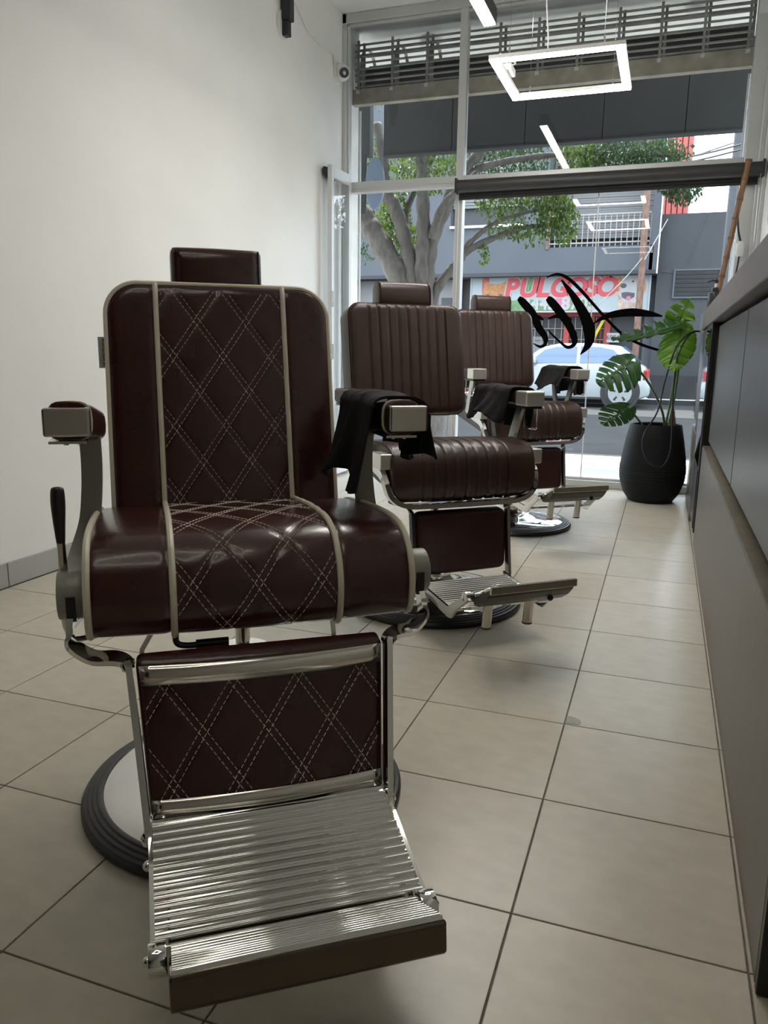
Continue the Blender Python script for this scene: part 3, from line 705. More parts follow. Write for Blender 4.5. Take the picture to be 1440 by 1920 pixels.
        pp = spline([(s*.303,.085,.828),(s*.303,.098,.76),(s*.307,.100,.69),(s*.316,.085,.62),(s*.330,.0,.575),(s*.334,-.10,.560),(s*.334,-.19,.562)], 8)
        MB().sweep(pp, [(-.014,-.021),(.014,-.021),(.014,.021),(-.014,.021)], upv=(1,0,0)).build('arm_post', M_greym, ar, smooth=True, angle=30)
        hub = MB(); hub.cyl((s*.303,-.215,.562),(s*.352,-.215,.562), .045, 32); hub.build('pivot_hub', M_greym, ar, .003, True)
        MB().box(s*.328-.008, s*.328+.008, -.263, -.255, .525, .570).build('slot', M_black, ar)
        # calf frame: flat chrome bar
        cp = spline([(s*.330,-.235,.545),(s*.331,-.262,.510),(s*.326,-.280,.487),(s*.292,-.312,.474),(s*.254,-.336,.478),(s*.234,-.350,.470),(s*.230,-.362,.445),(s*.214,-.428,.225),(s*.213,-.435,.195)], 8)
        MB().sweep(cp, [(-.0055,-.014),(.0055,-.014),(.0055,.014),(-.0055,.014)], upv=(0,1,.3)).build('calf_bar', M_chrome, t, smooth=True, angle=35)
    # lever on the left
    lv = MB().tube(spline([(-.325,.05,.455),(-.345,-.06,.452),(-.350,-.130,.468),(-.348,-.175,.52),(-.342,-.205,.595),(-.342,-.214,.66)], 8), .0075, 10).build('lever', M_chromes, t, smooth=True)
    MB().tube(spline([(-.342,-.212,.655),(-.342,-.215,.69),(-.342,-.214,.73),(-.342,-.210,.755),(-.342,-.209,.760)], 4), .0125, 16, scale=[.55,.62,.68,.74,.8,.86,.92,.97,1,1,.98,.95,.9,.8,.66,.5,.3]).build('handle', M_black, lv, smooth=True)
    MB().tube(spline([(-.345,-.10,.50),(-.350,-.12,.452),(-.330,-.11,.438),(-.25,-.08,.442)], 6), .006, 8).build('lever_link', M_chromes, t, smooth=True)
    for x, z_ in ((-.17,0), (.19,0)): MB().tube([(x,-.05,.46),(x*1.3,.16,.30),(x*1.35,.18,.20)], .006, 8).build('under_rod', M_greym, t)
    m = MB().tube(spline([(-.15,-.26,.498),(-.15,-.265,.47),(-.13,-.265,.462),(-.10,-.262,.462)],5), .006, 8); m.cyl((-.115,-.262,.462),(-.055,-.262,.462), .009, 12)
    for x in (-.105,-.095,-.07,-.06): m.cyl((x,-.262,.466),(x,-.262,.438), .003, 8)
    m.build('hinge_pin', M_black, t, smooth=True)
    # calf pad
    za, zb = .215, .478; da, db = .420, .352; lc = (db-da)/(zb-za); nc = Vector((0,-1,-lc*-1)).normalized()
    nc = Vector((0, -1, lc)).normalized()
    def PC(x, y, z): 
        k = (z-za)/(zb-za); return Vector((x*(.935+.065*k), -(da+(z-za)*lc), z))+Vector((0,.028,0))+nc*y
    def dspc(x, z): return quilt(x, z, 0, .355, .0014)
    calf, cf, cfn = cushion('calf_pad', t, M_burg, .222, za, zb, .028, PC, .012, dspc, edge=.015, nx=110, nz=70)
    stitches(cfn, (-.214,.214), (za+.006, zb-.006), 0, .355, 'stitching', calf)
    for z, h in ((zb-.018, .0165), (za+.024, .0145)):
        MB().grid(lambda u, v: PC(-.217+.434*u, cf(-.217+.434*u, z)*0+.0445-.010*((2*u-1)**2), z-h+2*h*v), 24, 2).build('trim_strip', M_polish, calf, smooth=True)
        o = calf.children[-1]; o.modifiers.new('thickness','SOLIDIFY').thickness = .003
    # footrest
    ft = ribs_plate([(.425,.203),(.50,.186),(.58,.165),(.655,.150)], .206, .0178, .0090, .012).build('footrest', M_chrome, t, smooth=True, angle=50)
    MB().prism([(.405,.212),(.425,.214),(.428,.204),(.428,.190),(.405,.190)], lambda a,b:(-.205,-a,b), lambda a,b:(.205,-a,b)).build('rear_lip', M_chrome, ft)
    for s in (-1, 1):
        MB().prism([(.41,.214),(.43,.207),(.655,.153),(.69,.165),(.69,.135),(.66,.122),(.42,.178)], lambda a,b:(s*.206,-a,b), lambda a,b:(s*.213,-a,b)).build('side_plate', M_chrome, ft)
        m = MB(); m.cyl((s*.190,-.672,.150),(s*.216,-.672,.150), .024, 24); m.build('hinge_ear', M_chrome, ft, .002, True)
        MB().sphere((s*.217,-.672,.150), .008, 10, 6).build('bolt', M_chrome, ft, smooth=True)
        for dd, zz in ((.435,.182),(.455,.150)): MB().sphere((s*.216,-dd,zz), .009, 10, 6).build('bolt', M_chrome, ft, smooth=True)
    fl = ribs_plate([(.672,.164),(.71,.181),(.75,.202),(.788,.222)], .184, .0125, .0060, .006).build('foot_flap', M_chrome, t, smooth=True, angle=50)
    MB().prism([(.787,.2225),(.795,.220),(.800,.177),(.794,.169),(.690,.128),(.672,.138),(.672,.153),(.788,.211)], lambda a,b:(-.188,-a,b), lambda a,b:(.188,-a,b)).build('flap_shell', M_darkrefl, fl, .0035)
    return t

# ------------------------------------------------ brown chairs: channelled upholstery
def chair_brown(loc, ang, zl, label):
    t = tag(empty('barber_chair', loc, R(ang)), label, 'barber chair', 'barber chairs in a row')
    chair_base(t, zl-.02)
    o = Vector((0,0,zl)); HW = .296
    prof = [(-.22,.60),(-.17,.64),(-.06,.664),(.10,.676),(.20,.672),(.252,.646),(.273,.598),(.277,.54),(.268,.492),(.243,.470)]
    prof = [(d, z+zl) for d, z in prof]
    def chan(x, lim=.175, n=8, dep=.0055):
        if abs(x) > lim+.004: return 0
        q = (x+lim)/(2*lim)*n; k = abs(q-round(q)); return -dep*math.exp(-(k/.11)**2)
    def hwf(z):
        r = .085; zb = .462+zl
        if z < zb+r: return HW-r*(1-math.sqrt(max(0, 1-((zb+r-z)/r)**2)))*.8
        return HW
    seat, fn, arc = profile_cushion('seat', t, M_brown, prof, hwf, lambda x, s: chan(x), nx=128, sub=8)
    for x in (-.288, .288): MB().tube([fn(x*hwf(prof[0][1]+99)/HW, s)[0] for s in [arc[-1]*k/40*.72 for k in range(41)]], .0035, 6).build('piping', M_dpipe, seat, smooth=True)
    # chrome band round the front of the seat
    pts = [(-.312,-.02,.640),(-.312,-.10,.60),(-.312,-.20,.575),(-.310,-.235,.545),(-.292,-.25,.490),(-.24,-.255,.460),(-.15,-.258,.4545),(.15,-.258,.4545),(.24,-.255,.460),(.292,-.25,.490),(.310,-.235,.545),(.312,-.20,.575),(.312,-.10,.60),(.312,-.02,.640)]
    m = MB()
    sp = spline([Vector(p)+o for p in pts], 7); c0 = Vector((0,-.05,.56))+o
    vs = []; fs = []
    for i, p in enumerate(sp):
        tg = (sp[min(i+1,len(sp)-1)]-sp[max(i-1,0)]).normalized(); out = Vector((p.x, 0, (p.z-(.60+zl))*1.3)).normalized(); out = (out-tg*out.dot(tg)).normalized(); wd = tg.cross(out).normalized()
        for a, b in ((-.019,-.009),(.019,-.009),(.019,.009),(-.019,.009)): vs.append(p+wd*a+out*b)
    n4 = len(sp)
    fs = [(4*i+q, 4*i+(q+1) % 4, 4*i+4+(q+1) % 4, 4*i+4+q) for i in range(n4-1) for q in range(4)]+[(0,1,2,3),(4*n4-4,4*n4-3,4*n4-2,4*n4-1)]
    m.add(vs, fs).build('seat_band', M_chrome, t, smooth=True, angle=40)
    for s in (-1, 1): MB().box(s*.312-.022, s*.312+.022, -.252, -.150, .592+zl, .648+zl).build('band_block', M_cap, t, .004)
    # backrest
    z0, z1 = .728+zl, 1.188+zl; lean = .18
    nb = Vector((0,-1,lean)).normalized()
    def P(x, y, z): return Vector((x, .245+(z-z0)*lean, z))+Vector((0,.115,0))+nb*y
    back, front, fnb = cushion('backrest', t, M_brown, .262, z0, z1, .115, P, .055, lambda x, z: chan(x), edge=.035, nx=128, nz=60, rb=.05)
    ol = rrect(.262, z0, z1, .055, 10, .05)
    MB().tube([P(x*.99, front(x*.985, z)-.006, z) for x, z in ol], .0045, 6, closed=True).build('piping', M_dpipe, back, smooth=True)
    # headrest roll
    pr = []
    for k in range(24):
        a = 2*PI*k/24; pr.append((.048*math.copysign(abs(math.cos(a))**.7, math.cos(a)), .060*math.copysign(abs(math.sin(a))**.7, math.sin(a))))
    hx = [-.120,-.118,-.112,-.10,0,.10,.112,.118,.120]; hsx = [.80,.92,.98,1,1,1,.98,.92,.80]
    hd = MB().sweep([(x,.385,1.236+zl) for x in hx], pr, upv=(0,.08,1), scale=hsx).build('headrest', M_brown, t, smooth=True, angle=60)
    for x in (-.113,.113): MB().tube([(x, .385+a*1.0, 1.236+zl+b*1.0) for a, b in pr], .003, 6, closed=True).build('piping', M_dpipe, hd, smooth=True)
    m = MB().box(-.03,.03,.425,.44,1.06+zl,1.22+zl); m.build('headrest_post', M_black, t)
    MB().box(-.10,.10,.27,.33,.62+zl,.80+zl).build('back_bracket', M_black, t, .004)
    for s in (-1, 1):
        ar = empty('armrest'); ar.parent = t
        MB().box(s*.325-.040, s*.325+.040, -.12, .20, .806+zl, .862+zl).build('arm_pad', M_brownd, ar, .012)
        MB().box(s*.325-.041, s*.325+.041, -.200, -.115, .806+zl, .864+zl).build('arm_cap', M_cap, ar, .006)
        MB().box(s*.325-.036, s*.325+.036, -.19, .18, .796+zl, .806+zl).build('under_plate', M_black, ar)
        MB().sweep([(s*.322,-.10,.80+zl),(s*.318,-.06,.70+zl),(s*.316,-.03,.61+zl)], [(-.007,-.020),(.007,-.020),(.007,.020),(-.007,.020)], upv=(0,1,0)).build('arm_post', M_chromes, ar)
        MB().sweep([(s*.322,.13,.80+zl),(s*.318,.10,.70+zl),(s*.316,.06,.61+zl)], [(-.007,-.016),(.007,-.016),(.007,.016),(-.007,.016)], upv=(0,1,0)).build('arm_post', M_greym, ar)
        MB().tube([(s*.352,-.175,.80+zl),(s*.352,-.172,.722+zl),(s*.352,-.165,.715+zl),(s*.352,-.09,.715+zl),(s*.352,-.08,.722+zl),(s*.352,-.08,.80+zl)], .0035, 6).build('towel_loop', M_chrome, ar)
        MB().sweep(spline([(s*.24,-.12,.455+zl),(s*.222,-.19,.452+zl),(s*.204,-.225,.43+zl),(s*.200,-.235,.39+zl),(s*.200,-.262,.185+zl),(s*.200,-.27,.165+zl)], 6), [(-.006,-.013),(.006,-.013),(.006,.013),(-.006,.013)], upv=(0,1,.2)).build('calf_bar', M_black if s < 0 else M_chromes, t, smooth=True, angle=35)
    # side lever seen under the seat, calf pad
    za, zb = .192+zl, .425+zl; lc = -.08
    nc = Vector((0,-1,lc)).normalized()
    def PC(x, y, z): return Vector((x, -(.245+(z-zb)*lc), z))+Vector((0,.035,0))+nc*y
    cushion('calf_pad', t, M_brownd, .192, za, zb, .035, PC, .03, lambda x, z: 0, edge=.03, nx=40, nz=30)
    ft = ribs_plate([(.275,.165+zl),(.36,.157+zl),(.45,.149+zl),(.535,.148+zl)], .178, .0172, .0064, .010).build('footrest', M_chrome, t, smooth=True, angle=50)
    for s in (-1, 1):
        MB().prism([(.26,.178),(.30,.170),(.52,.155),(.575,.190),(.632,.225),(.655,.238),(.672,.222),(.600,.172),(.545,.120),(.52,.118),(.27,.150)], lambda a,b:(s*.178,-a,b+zl), lambda a,b:(s*.186,-a,b+zl)).build('side_plate', M_chrome, ft)
        m = MB(); m.cyl((s*.160,-.648,.228+zl),(s*.190,-.648,.228+zl), .018, 18); m.build('hinge_ear', M_chrome, ft, .002, True)
        MB().cyl((s*.080,-.615,.20+zl),(s*.080,-.605,.098+zl), .0165, 18).build('foot_post', M_chromes, t, smooth=True)
        MB().cyl((s*.080,-.605,.098+zl),(s*.080,-.605,.093+zl), .0175, 18).build('foot_cap', M_rubber, t)
    fl = ribs_plate([(.655,.235+zl),(.69,.252+zl),(.725,.270+zl),(.757,.287+zl)], .156, .0098, .0034, .006).build('foot_flap', M_chrome, t, smooth=True, angle=50)
    MB().prism([(.756,.264),(.748,.250),(.725,.226),(.69,.203),(.66,.198),(.645,.213),(.655,.226),(.757,.278)], lambda a,b:(-.158,-a,b+zl), lambda a,b:(.158,-a,b+zl)).build('flap_shell', M_belly, fl, .002)
    MB().box(-.159,.159,-.768,-.757,.2645+zl,.290+zl).build('flap_edge', M_polish, fl, .002)
    m = MB().sphere((.09,-.722,.218+zl), .010, 10, 6); m.build('bumper', M_rubber, fl, smooth=True)
    return t

A0 = (-.85, 1.45, 0); A1 = 36.5
B0 = (-.84, 2.97, 0); B1 = 41.0
C0 = (-.82, 4.58, 0); C1 = 37.5
chair_front(A0, A1)
chair_brown(B0, B1, 0.0, 'brown channel-back barber chair in the middle, between the burgundy one and the window chair')
chair_brown(C0, C1, .062, 'brown channel-back barber chair farthest away, closest to the shop window and pot')
def CM(loc, a): return Matrix.Translation(loc) @ Matrix.Rotation(R(a), 4, 'Z')
draped_cloth(CM(A0, A1), 'black cloth draped over the right armrest of the burgundy chair', .322, .125, -.15, .905, .185, .120, .090, 3, flare=.045)
draped_cloth(CM(B0, B1), 'black cloth draped over the right armrest of the middle brown chair', .325, .10, -.19, .869, .115, .135, .088, 5, flare=.065)
draped_cloth(CM(C0, C1), 'black cloth draped over the right armrest of the brown chair by the window', .325, .10, -.19, .931, .115, .135, .088, 9, flare=.065)

# ================================================================== OUTSIDE
struct(box('pavement_near', M_pave, -30, 30, 6.21, 8.35, -.16, -.02))
struct(box('kerb_near', M_kerb, -30, 30, 8.35, 8.5, -.2, -.022))
struct(box('street', M_asphalt, -40, 40, 8.5, 20.05, -.3, -.14))
struct(box('shaded_asphalt_strip', M_kerb, -40, 40, 15.9, 20.05, -.139, -.136))  # dark asphalt strip with the car's ground shading painted in
struct(box('kerb_far', M_kerb, -40, 40, 20.05, 20.2, -.3, -.02))
struct(box('pavement_far', M_pave, -40, 40, 20.2, 21.0, -.3, -.03))
# porch between the glass and the street
struct(box('wall_porch_left', M_plaster, -2.95, -2.555, 6.21, 6.42, -.02, 3.6))
struct(box('wall_porch_right', M_plaster, .395, .80, 6.22, 6.42, -.02, 3.6))
sf = struct(box('ceiling_porch', M_plaster, -4.5, 2.0, 6.16, 7.75, 3.53, 3.62))
struct(box('wall_front_left', M_plaster, -9, -2.95, 6.16, 6.42, -.02, 6.5))
struct(box('wall_front_right', M_plaster, .80, 8, 6.16, 6.42, -.02, 6.5))
struct(box('wall_front_top', M_plaster, -2.95, .80, 6.16, 6.75, 3.62, 6.5))
for x, lb in ((-2.03, 'round white ceiling light outside, left of the window mullion'), (.012, 'round white ceiling light outside, near the right end of the shutter')):
    c = tag(empty('porch_light', (x, 6.68, 3.53)), lb, 'ceiling light', 'round porch lights')
    MB().lathe([(.095,0),(.095,-.035),(.085,-.05)], 32).build('rim', M_white, c, smooth=True, angle=30)
    MB().lathe([(.082,-.049),(.07,-.056),(.0,-.060)], 32, cap=False).build('diffuser', M_whitef, c, smooth=True)
# rolled up grille shutter
sh = tag(empty('rolling_grille', (-1.08, 6.50, 3.20)), 'rolled-up grey steel bar grille shutter above the shop front', 'shutter')
XA, XB = -1.46, 1.46
for k in range(8):
    for yy, dz, r_ in ((-.19, 0, .0085), (-.13, .021, .007)):
        MB().cyl((XA, yy, -.105+.044*k+dz), (XB, yy, -.105+.044*k+dz), r_, 8).build('bar', M_steel, sh, smooth=True)
MB().cyl((XA,-.02,-.02),(XB,-.02,-.02), .10, 24).build('drum', M_kerb, sh, smooth=True)
for k in range(5):
    a = R(35+28*k); MB().cyl((XA, -.02+.17*math.cos(a), .04+.18*math.sin(a)), (XB, -.02+.17*math.cos(a), .04+.18*math.sin(a)), .008, 8).build('bar', M_steel, sh, smooth=True)
for k in range(11):
    x = XA+.03+(XB-XA-.06)*k/10
    for dx, dy in ((0, -.204), (.026, -.145)):
        box('link_strap', M_steel, x+dx-.010, x+dx+.010, dy, dy+.008, -.13, .232, sh)
    if k < 3: MB().sweep([(x+.013, .17*math.cos(2*PI*q/20), .04+.19*math.sin(2*PI*q/20)) for q in range(20)], [(-.005,-.012),(.005,-.012),(.005,.012),(-.005,.012)], closed=True, upv=(1,0,0)).build('link_strap', M_steel, sh)
    box('rail_clip', M_alu, x-.014, x+.014, -.222, -.2155, -.16, -.135, sh)
box('bottom_rail', M_rail, XA-.02, XB+.02, -.215, -.175, -.235, -.125, sh, .004)
box('rail_lip', M_rail, XA-.02, XB+.02, -.225, -.16, -.243, -.233, sh)
box('guide_rail', M_alu, XA-.012, XA+.004, -.075, -.06, -3.2, -.245, sh, .003)
box('guide_rail', M_alu, XB-.004, XB+.012, -.075, -.06, -3.2, -.245, sh, .003)
# dark fascia boards beyond the shutter, oval projecting sign
fs_ = tag(empty('fascia_sign', (-1.1, 7.42, 3.05)), 'wide dark grey sign fascia hanging over the pavement, seen from behind', 'sign board')
for k in range(5):
    x0 = -1.60+.672*k; box('panel', M_fascia, x0+.003, x0+.669, 0, .08, -.20, .48, fs_, .003)
box('backing', M_fascia, -1.60, 1.76, .081, .095, -.20, .48, fs_)
box('bottom_trim', M_fascia, -1.60, 1.76, -.01, .09, -.215, -.201, fs_)
for x in (-1.2, 0, 1.4): box('hanger', M_steel, x-.02, x+.02, .02, .06, .481, .55, fs_)
f2 = tag(box('name_board', M_fascia, -3.05, -2.83, 7.40, 7.50, 2.85, 3.52, None, .003), 'narrow dark grey board left of the sign fascia', 'board')
ov = tag(empty('oval_sign', (-2.62, 7.0, 2.51)), 'pale blue oval projecting sign with white script, outside the door', 'sign')
MB().prism([(.088*math.cos(2*PI*k/48), .222*math.sin(2*PI*k/48)) for k in range(48)], lambda a,b:(a, -.02, b), lambda a,b:(a, .02, b)).build('face', M_oval, ov, .002)
text('lettering', 'Att', .11, M_signw, Matrix.Translation((.01,-.0215,-.03)) @ Matrix.Rotation(R(90),4,'X'), ov, .0008, shear=.35)
MB().tube(spline([(-.075,-.0215,-.06),(-.06,-.0215,.02),(-.02,-.0215,.03),(.03,-.0215,-.04),(.08,-.0215,-.05)], 8), .004, 6).build('swash', M_signw, ov)
box('bracket', M_steel, -.42, -.088, -.01, .01, .03, .05, ov); box('wall_arm', M_steel, -.42, -.40, -.58, -.01, .03, .05, ov)
box('backing', M_fascia, -.16, -.09, -.015, .015, -.26, .25, ov)

# street tree
tr = tag(empty('street_tree', (-2.45, 8.0, -.02)), 'pale-barked street tree with many forking stems outside the shop', 'tree')
def TL(x, z, y=8.0): return Vector((x+2.45, y-8.0, z+.02))
def limb(name, pts, r0, r1):
    sp = spline(pts, 7); n = len(sp); rr = [r0+(r1-r0)*i/(n-1) for i in range(n)]
    MB().tube(sp, 1.0, 12, scale=[r*(1+.10*math.sin(i*1.7+r0*90)) for i, r in enumerate(rr)]).build(name, M_bark, tr, smooth=True, angle=80)
limb('trunk', [TL(-2.42,-.02), TL(-2.43,.5), TL(-2.46,.95), TL(-2.49,1.32)], .28, .20)
limb('stem', [TL(-2.56,1.2), TL(-2.70,1.75), TL(-2.98,2.20), TL(-3.16,2.47), TL(-3.5,3.0)], .135, .09)
limb('stem', [TL(-2.50,1.3), TL(-2.56,1.74), TL(-2.66,2.17), TL(-2.78,2.485), TL(-2.88,2.65), TL(-2.93,3.0), TL(-2.99,3.3)], .085, .055)
limb('stem', [TL(-2.46,1.3), TL(-2.47,1.80), TL(-2.46,2.22), TL(-2.48,2.63), TL(-2.50,3.05), TL(-2.55,3.6)], .085, .055)
limb('stem', [TL(-2.44,1.3,8.05), TL(-2.42,1.74,8.05), TL(-2.37,2.16,8.05), TL(-2.22,2.51,8.05), TL(-2.12,2.76,8.05), TL(-1.9,3.0,8.1), TL(-1.6,3.4,8.1)], .08, .045)
limb('stem', [TL(-2.40,1.25,8.1), TL(-2.34,1.64,8.1), TL(-2.11,1.93,8.1), TL(-1.98,2.06,8.1), TL(-1.53,2.24,8.15), TL(-1.23,2.27,8.2)], .065, .018)
limb('branch', [TL(-2.22,2.51,8.05), TL(-2.0,2.79,8.1), TL(-1.58,2.91,8.2), TL(-1.0,2.95,8.3), TL(-.4,2.92,8.4), TL(.0,2.88,8.4)], .045, .012)
limb('branch', [TL(-2.05,2.02,8.1), TL(-1.985,2.13,8.1), TL(-1.725,2.31,8.1), TL(-1.355,2.41,8.15), TL(-1.065,2.425,8.2)], .035, .012)
limb('branch', [TL(-2.37,2.16,8.0), TL(-2.25,2.45,7.95), TL(-2.05,2.62,7.9), TL(-1.9,2.75,7.9)], .05, .02)
limb('branch', [TL(-2.66,2.17,8.1), TL(-2.72,2.45,8.2), TL(-2.6,2.8,8.3), TL(-2.35,3.2,8.3)], .045, .02)
limb('branch', [TL(-.4,2.92,8.4), TL(-.15,2.75,8.4), TL(.05,2.55,8.35)], .012, .006)
def foliage(name, clusters, m, seed):
    rnd = random.Random(seed); mb = MB()
    for (x, z, y, rx, rz, ry, n) in clusters:
        for _ in range(int(n*1.7)):
            while True:
                a, b, c = rnd.uniform(-1,1), rnd.uniform(-1,1), rnd.uniform(-1,1)
                if a*a+b*b+c*c < 1: break
            p = TL(x+a*rx, z+b*rz, y+c*ry); s = rnd.uniform(.026,.046)
            d = Vector((rnd.gauss(0,.5), rnd.gauss(0,.5), -1+rnd.gauss(0,.5))).normalized(); w = d.cross(Vector((rnd.gauss(0,1), rnd.gauss(0,1), rnd.gauss(0,1)))).normalized(); nn = d.cross(w)
            mb.add([p, p+d*s*.5+w*s*.33+nn*s*.08, p+d*s*1.15, p+d*s*.5-w*s*.33+nn*s*.08], [(0,1,2,3)])
    o = mb.build(name, m, tr); tag(o, kind='stuff'); return o
foliage('foliage', [(-2.86,2.42,8.25,.20,.28,.2,520),(-2.70,2.20,8.35,.22,.2,.2,300),(-2.52,2.90,8.2,.45,.28,.3,900),(-1.17,2.42,8.2,.20,.26,.18,420),(-1.06,2.30,8.2,.15,.22,.15,240),(-1.70,2.52,8.2,.30,.17,.2,330),(-1.60,2.28,8.15,.30,.13,.2,150),(-1.40,2.20,8.2,.22,.12,.15,110),(-1.84,2.02,8.1,.06,.13,.06,45),(-.98,2.92,8.3,.22,.20,.2,420),(-1.3,2.50,8.2,.25,.12,.15,160),(-2.95,2.95,7.75,.06,.20,.06,70)], M_fol, 11)
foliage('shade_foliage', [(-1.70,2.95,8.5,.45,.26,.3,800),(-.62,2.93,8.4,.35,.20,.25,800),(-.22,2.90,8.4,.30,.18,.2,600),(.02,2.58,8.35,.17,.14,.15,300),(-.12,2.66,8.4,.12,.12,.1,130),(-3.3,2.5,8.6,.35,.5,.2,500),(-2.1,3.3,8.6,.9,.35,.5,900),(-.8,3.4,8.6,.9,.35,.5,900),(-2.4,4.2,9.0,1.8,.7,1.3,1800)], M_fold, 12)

# white hatchback parked across the street, facing left
car = tag(empty('parked_car', (-2.28, 18.95, -.136)), 'white hatchback car parked across the street below the pet shop sign', 'car')
HWc = .84
low = [(-1.98,.25),(-1.98,.50),(-1.94,.66),(-1.70,.80),(-1.25,.89),(-.95,.93),(1.70,.99),(1.86,.90),(1.93,.62),(1.98,.52),(1.97,.28),(1.72,.20),(-1.8,.18)]
def sec(poly, y0, y1, inset0=0, inset1=0):
    return MB().prism(poly, lambda a,b:(a,y0,b), lambda a,b:(a,y1,b))
sec(low, -HWc, HWc).build('body', M_car, car, .05, True, angle=60)
gh = [(-1.02,.90),(-.42,1.33),(-.05,1.415),(.70,1.43),(1.28,1.37),(1.50,1.22),(1.72,.95)]
m = MB(); n = len(gh)
vs = [(a,-HWc+.03+.17*(b-.9)/.53,b) for a,b in gh]+[(a,HWc-.03-.17*(b-.9)/.53,b) for a,b in gh]
m.add(vs, [tuple(reversed(range(n))), tuple(range(n,2*n))]+[(i,(i+1)%n,n+(i+1)%n,n+i) for i in range(n)]); m.build('cabin', M_car, car, .03, True, angle=60)
def sidewin(name, poly):
    for s in (-1, 1):
        f = lambda a,b,e: (a, s*(HWc-.03-.17*(b-.9)/.53+e), b)
        MB().prism(poly, lambda a,b: f(a,b,-.01), lambda a,b: f(a,b,.012)).build(name, M_carg, car)
sidewin('front_window', [(-.72,.965),(-.36,1.27),(-.10,1.335),(.36,1.35),(.36,.985)])
sidewin('rear_window', [(.44,.985),(.44,1.35),(.85,1.34),(1.15,1.28),(1.30,1.12),(1.32,1.02),(1.22,.995)])
MB().prism([(-.98,.94),(-.42,1.345),(-.40,1.33),(-.95,.92)], lambda a,b:(a-.012,-.66,b+.01), lambda a,b:(a-.012,.66,b+.01)).build('windscreen', M_carg, car)
MB().prism([(1.34,1.34),(1.70,1.0),(1.73,1.02),(1.38,1.36)], lambda a,b:(a,-.60,b), lambda a,b:(a,.60,b)).build('back_window', M_carg, car)
for wx in (-1.22, 1.355):
    for s in (-1, 1):
        wh = empty('wheel', (wx, s*(HWc-.10), .345)); wh.parent = car
        MB().cyl((0,s*.115,0),(0,-s*.11,0), .345, 40).build('tyre', M_tyre, wh, .02, True)
        m = MB(); m.cyl((0,s*.11,0),(0,s*.122,0), .255, 36); m.build('rim', M_alloy, wh)
        for k in range(5):
            a = 2*PI*k/5+.3; c, q = math.cos(a), math.sin(a)
            MB().prism([(.10,-.018),(.20,-.026),(.20,.026),(.10,.018)], lambda u,v:(u*c-v*q, s*.1225, u*q+v*c), lambda u,v:(u*c-v*q, s*.127, u*q+v*c)).build('spoke_gap', M_tyre, wh)
        MB().cyl((0,s*.12,0),(0,s*.131,0), .05, 20).build('hub_cap', M_alloy, wh)
        m = MB(); m.cyl((wx,s*(HWc-.12),.36),(wx,s*(HWc+.004),.36), .425, 40); m.build('wheel_arch', M_tyre, car)
for s in (-1, 1):
    MB().box(1.80,1.925,s*HWc-.006 if s<0 else HWc-.12, s*HWc+.12 if s<0 else HWc+.006,.62,.86).build('tail_light', M_tail, car, .03)
    MB().box(-1.93,-1.62,s*HWc-.012 if s<0 else HWc-.12, s*HWc+.12 if s<0 else HWc+.012,.60,.74).build('head_light', M_carg, car, .03)
    MB().box(.20,.38,s*HWc-.022 if s<0 else HWc, s*HWc if s<0 else HWc+.022,.84,.875).build('door_handle', M_car, car, .008)
    MB().box(-.66,-.52,s*HWc-.15 if s<0 else HWc-.05, s*HWc+.05 if s<0 else HWc+.15,.96,1.08).build('wing_mirror', M_car, car, .03)
    MB().box(.395,.405,s*HWc-.002 if s<0 else HWc, s*HWc if s<0 else HWc+.002,.30,.96).build('door_seam', M_tyre, car)
box('sill', M_tyre, -.85, .95, -HWc-.004, HWc+.004, .19, .24, car)

# ------------------------------------------------ buildings across the street (front plane y = 21)
sb = tag(empty('shop_building', (-3.0, 21.0, -.03)), 'grey two-storey building with a pet shop below, across the street', 'building')
def bx(name, m, x0, x1, y0, y1, z0, z1, parent=sb, bev=0):   # world x,z -> local
    o = parent.location; return box(name, m, x0-o.x, x1-o.x, y0-o.y, y1-o.y, z0-o.z, z1-o.z, parent, bev)
bx('ground_wall', M_dark, -5.5, -.48, 21.5, 22.4, -.03, 2.98); bx('ground_wall', M_facadew, -8.5, -5.5, 21.1, 22.4, -.03, 2.98); bx('meter_box', M_dark, -5.9, -5.62, 21.02, 21.1, 2.0, 2.5)
bx('upper_wall', M_facade, -8.6, -3.10, 20.6, 22.4, 3.08, 4.22); bx('upper_wall', M_facade, -3.10, -.52, 20.6, 20.72, 3.08, 3.66)
bx('upper_wall', M_facade, -3.68, -3.10, 20.6, 22.4, 4.22, 7.6); bx('upper_wall', M_facade, -.60, -.40, 20.6, 22.4, 3.08, 7.6)
bx('upper_wall', M_facade, -8.6, -5.6, 20.6, 22.4, 4.22, 7.6)
bx('soffit', M_facade2, -8.6, -.40, 20.6, 22.4, 2.99, 3.08)
bx('corner_bead', M_whitef, -.415, -.385, 20.58, 20.61, 2.99, 7.6)
bx('window_ledge', M_whitef, -5.6, -3.66, 20.52, 20.66, 4.20, 4.26)
bx('opening', M_dark, -5.6, -3.68, 20.9, 21.0, 4.22, 7.6); bx('opening', M_dark, -3.10, -.60, 21.6, 21.7, 3.66, 7.6)
for k in range(14):
    z = 4.72+.075*k; bx('shutter_slat', M_corr, -5.58, -3.70, 20.76, 20.80, z, z+.062)
for k in range(34):
    z = 3.95+.062*k; bx('corrugated_slat', M_corr, -3.08, -.62, 21.38+.012*(k % 2), 21.42, z, z+.056)
bx('rail', M_railg, -3.06, -.62, 20.64, 20.68, 4.40, 4.44); bx('rail', M_railg, -3.06, -.62, 20.64, 20.68, 3.74, 3.77)
for k in range(19): bx('baluster', M_railg, -3.04+.134*k, -3.02+.134*k, 20.65, 20.67, 3.66, 4.42)
bx('balcony_post', M_rust, -3.10, -3.04, 20.56, 20.62, 3.62, 5.4)
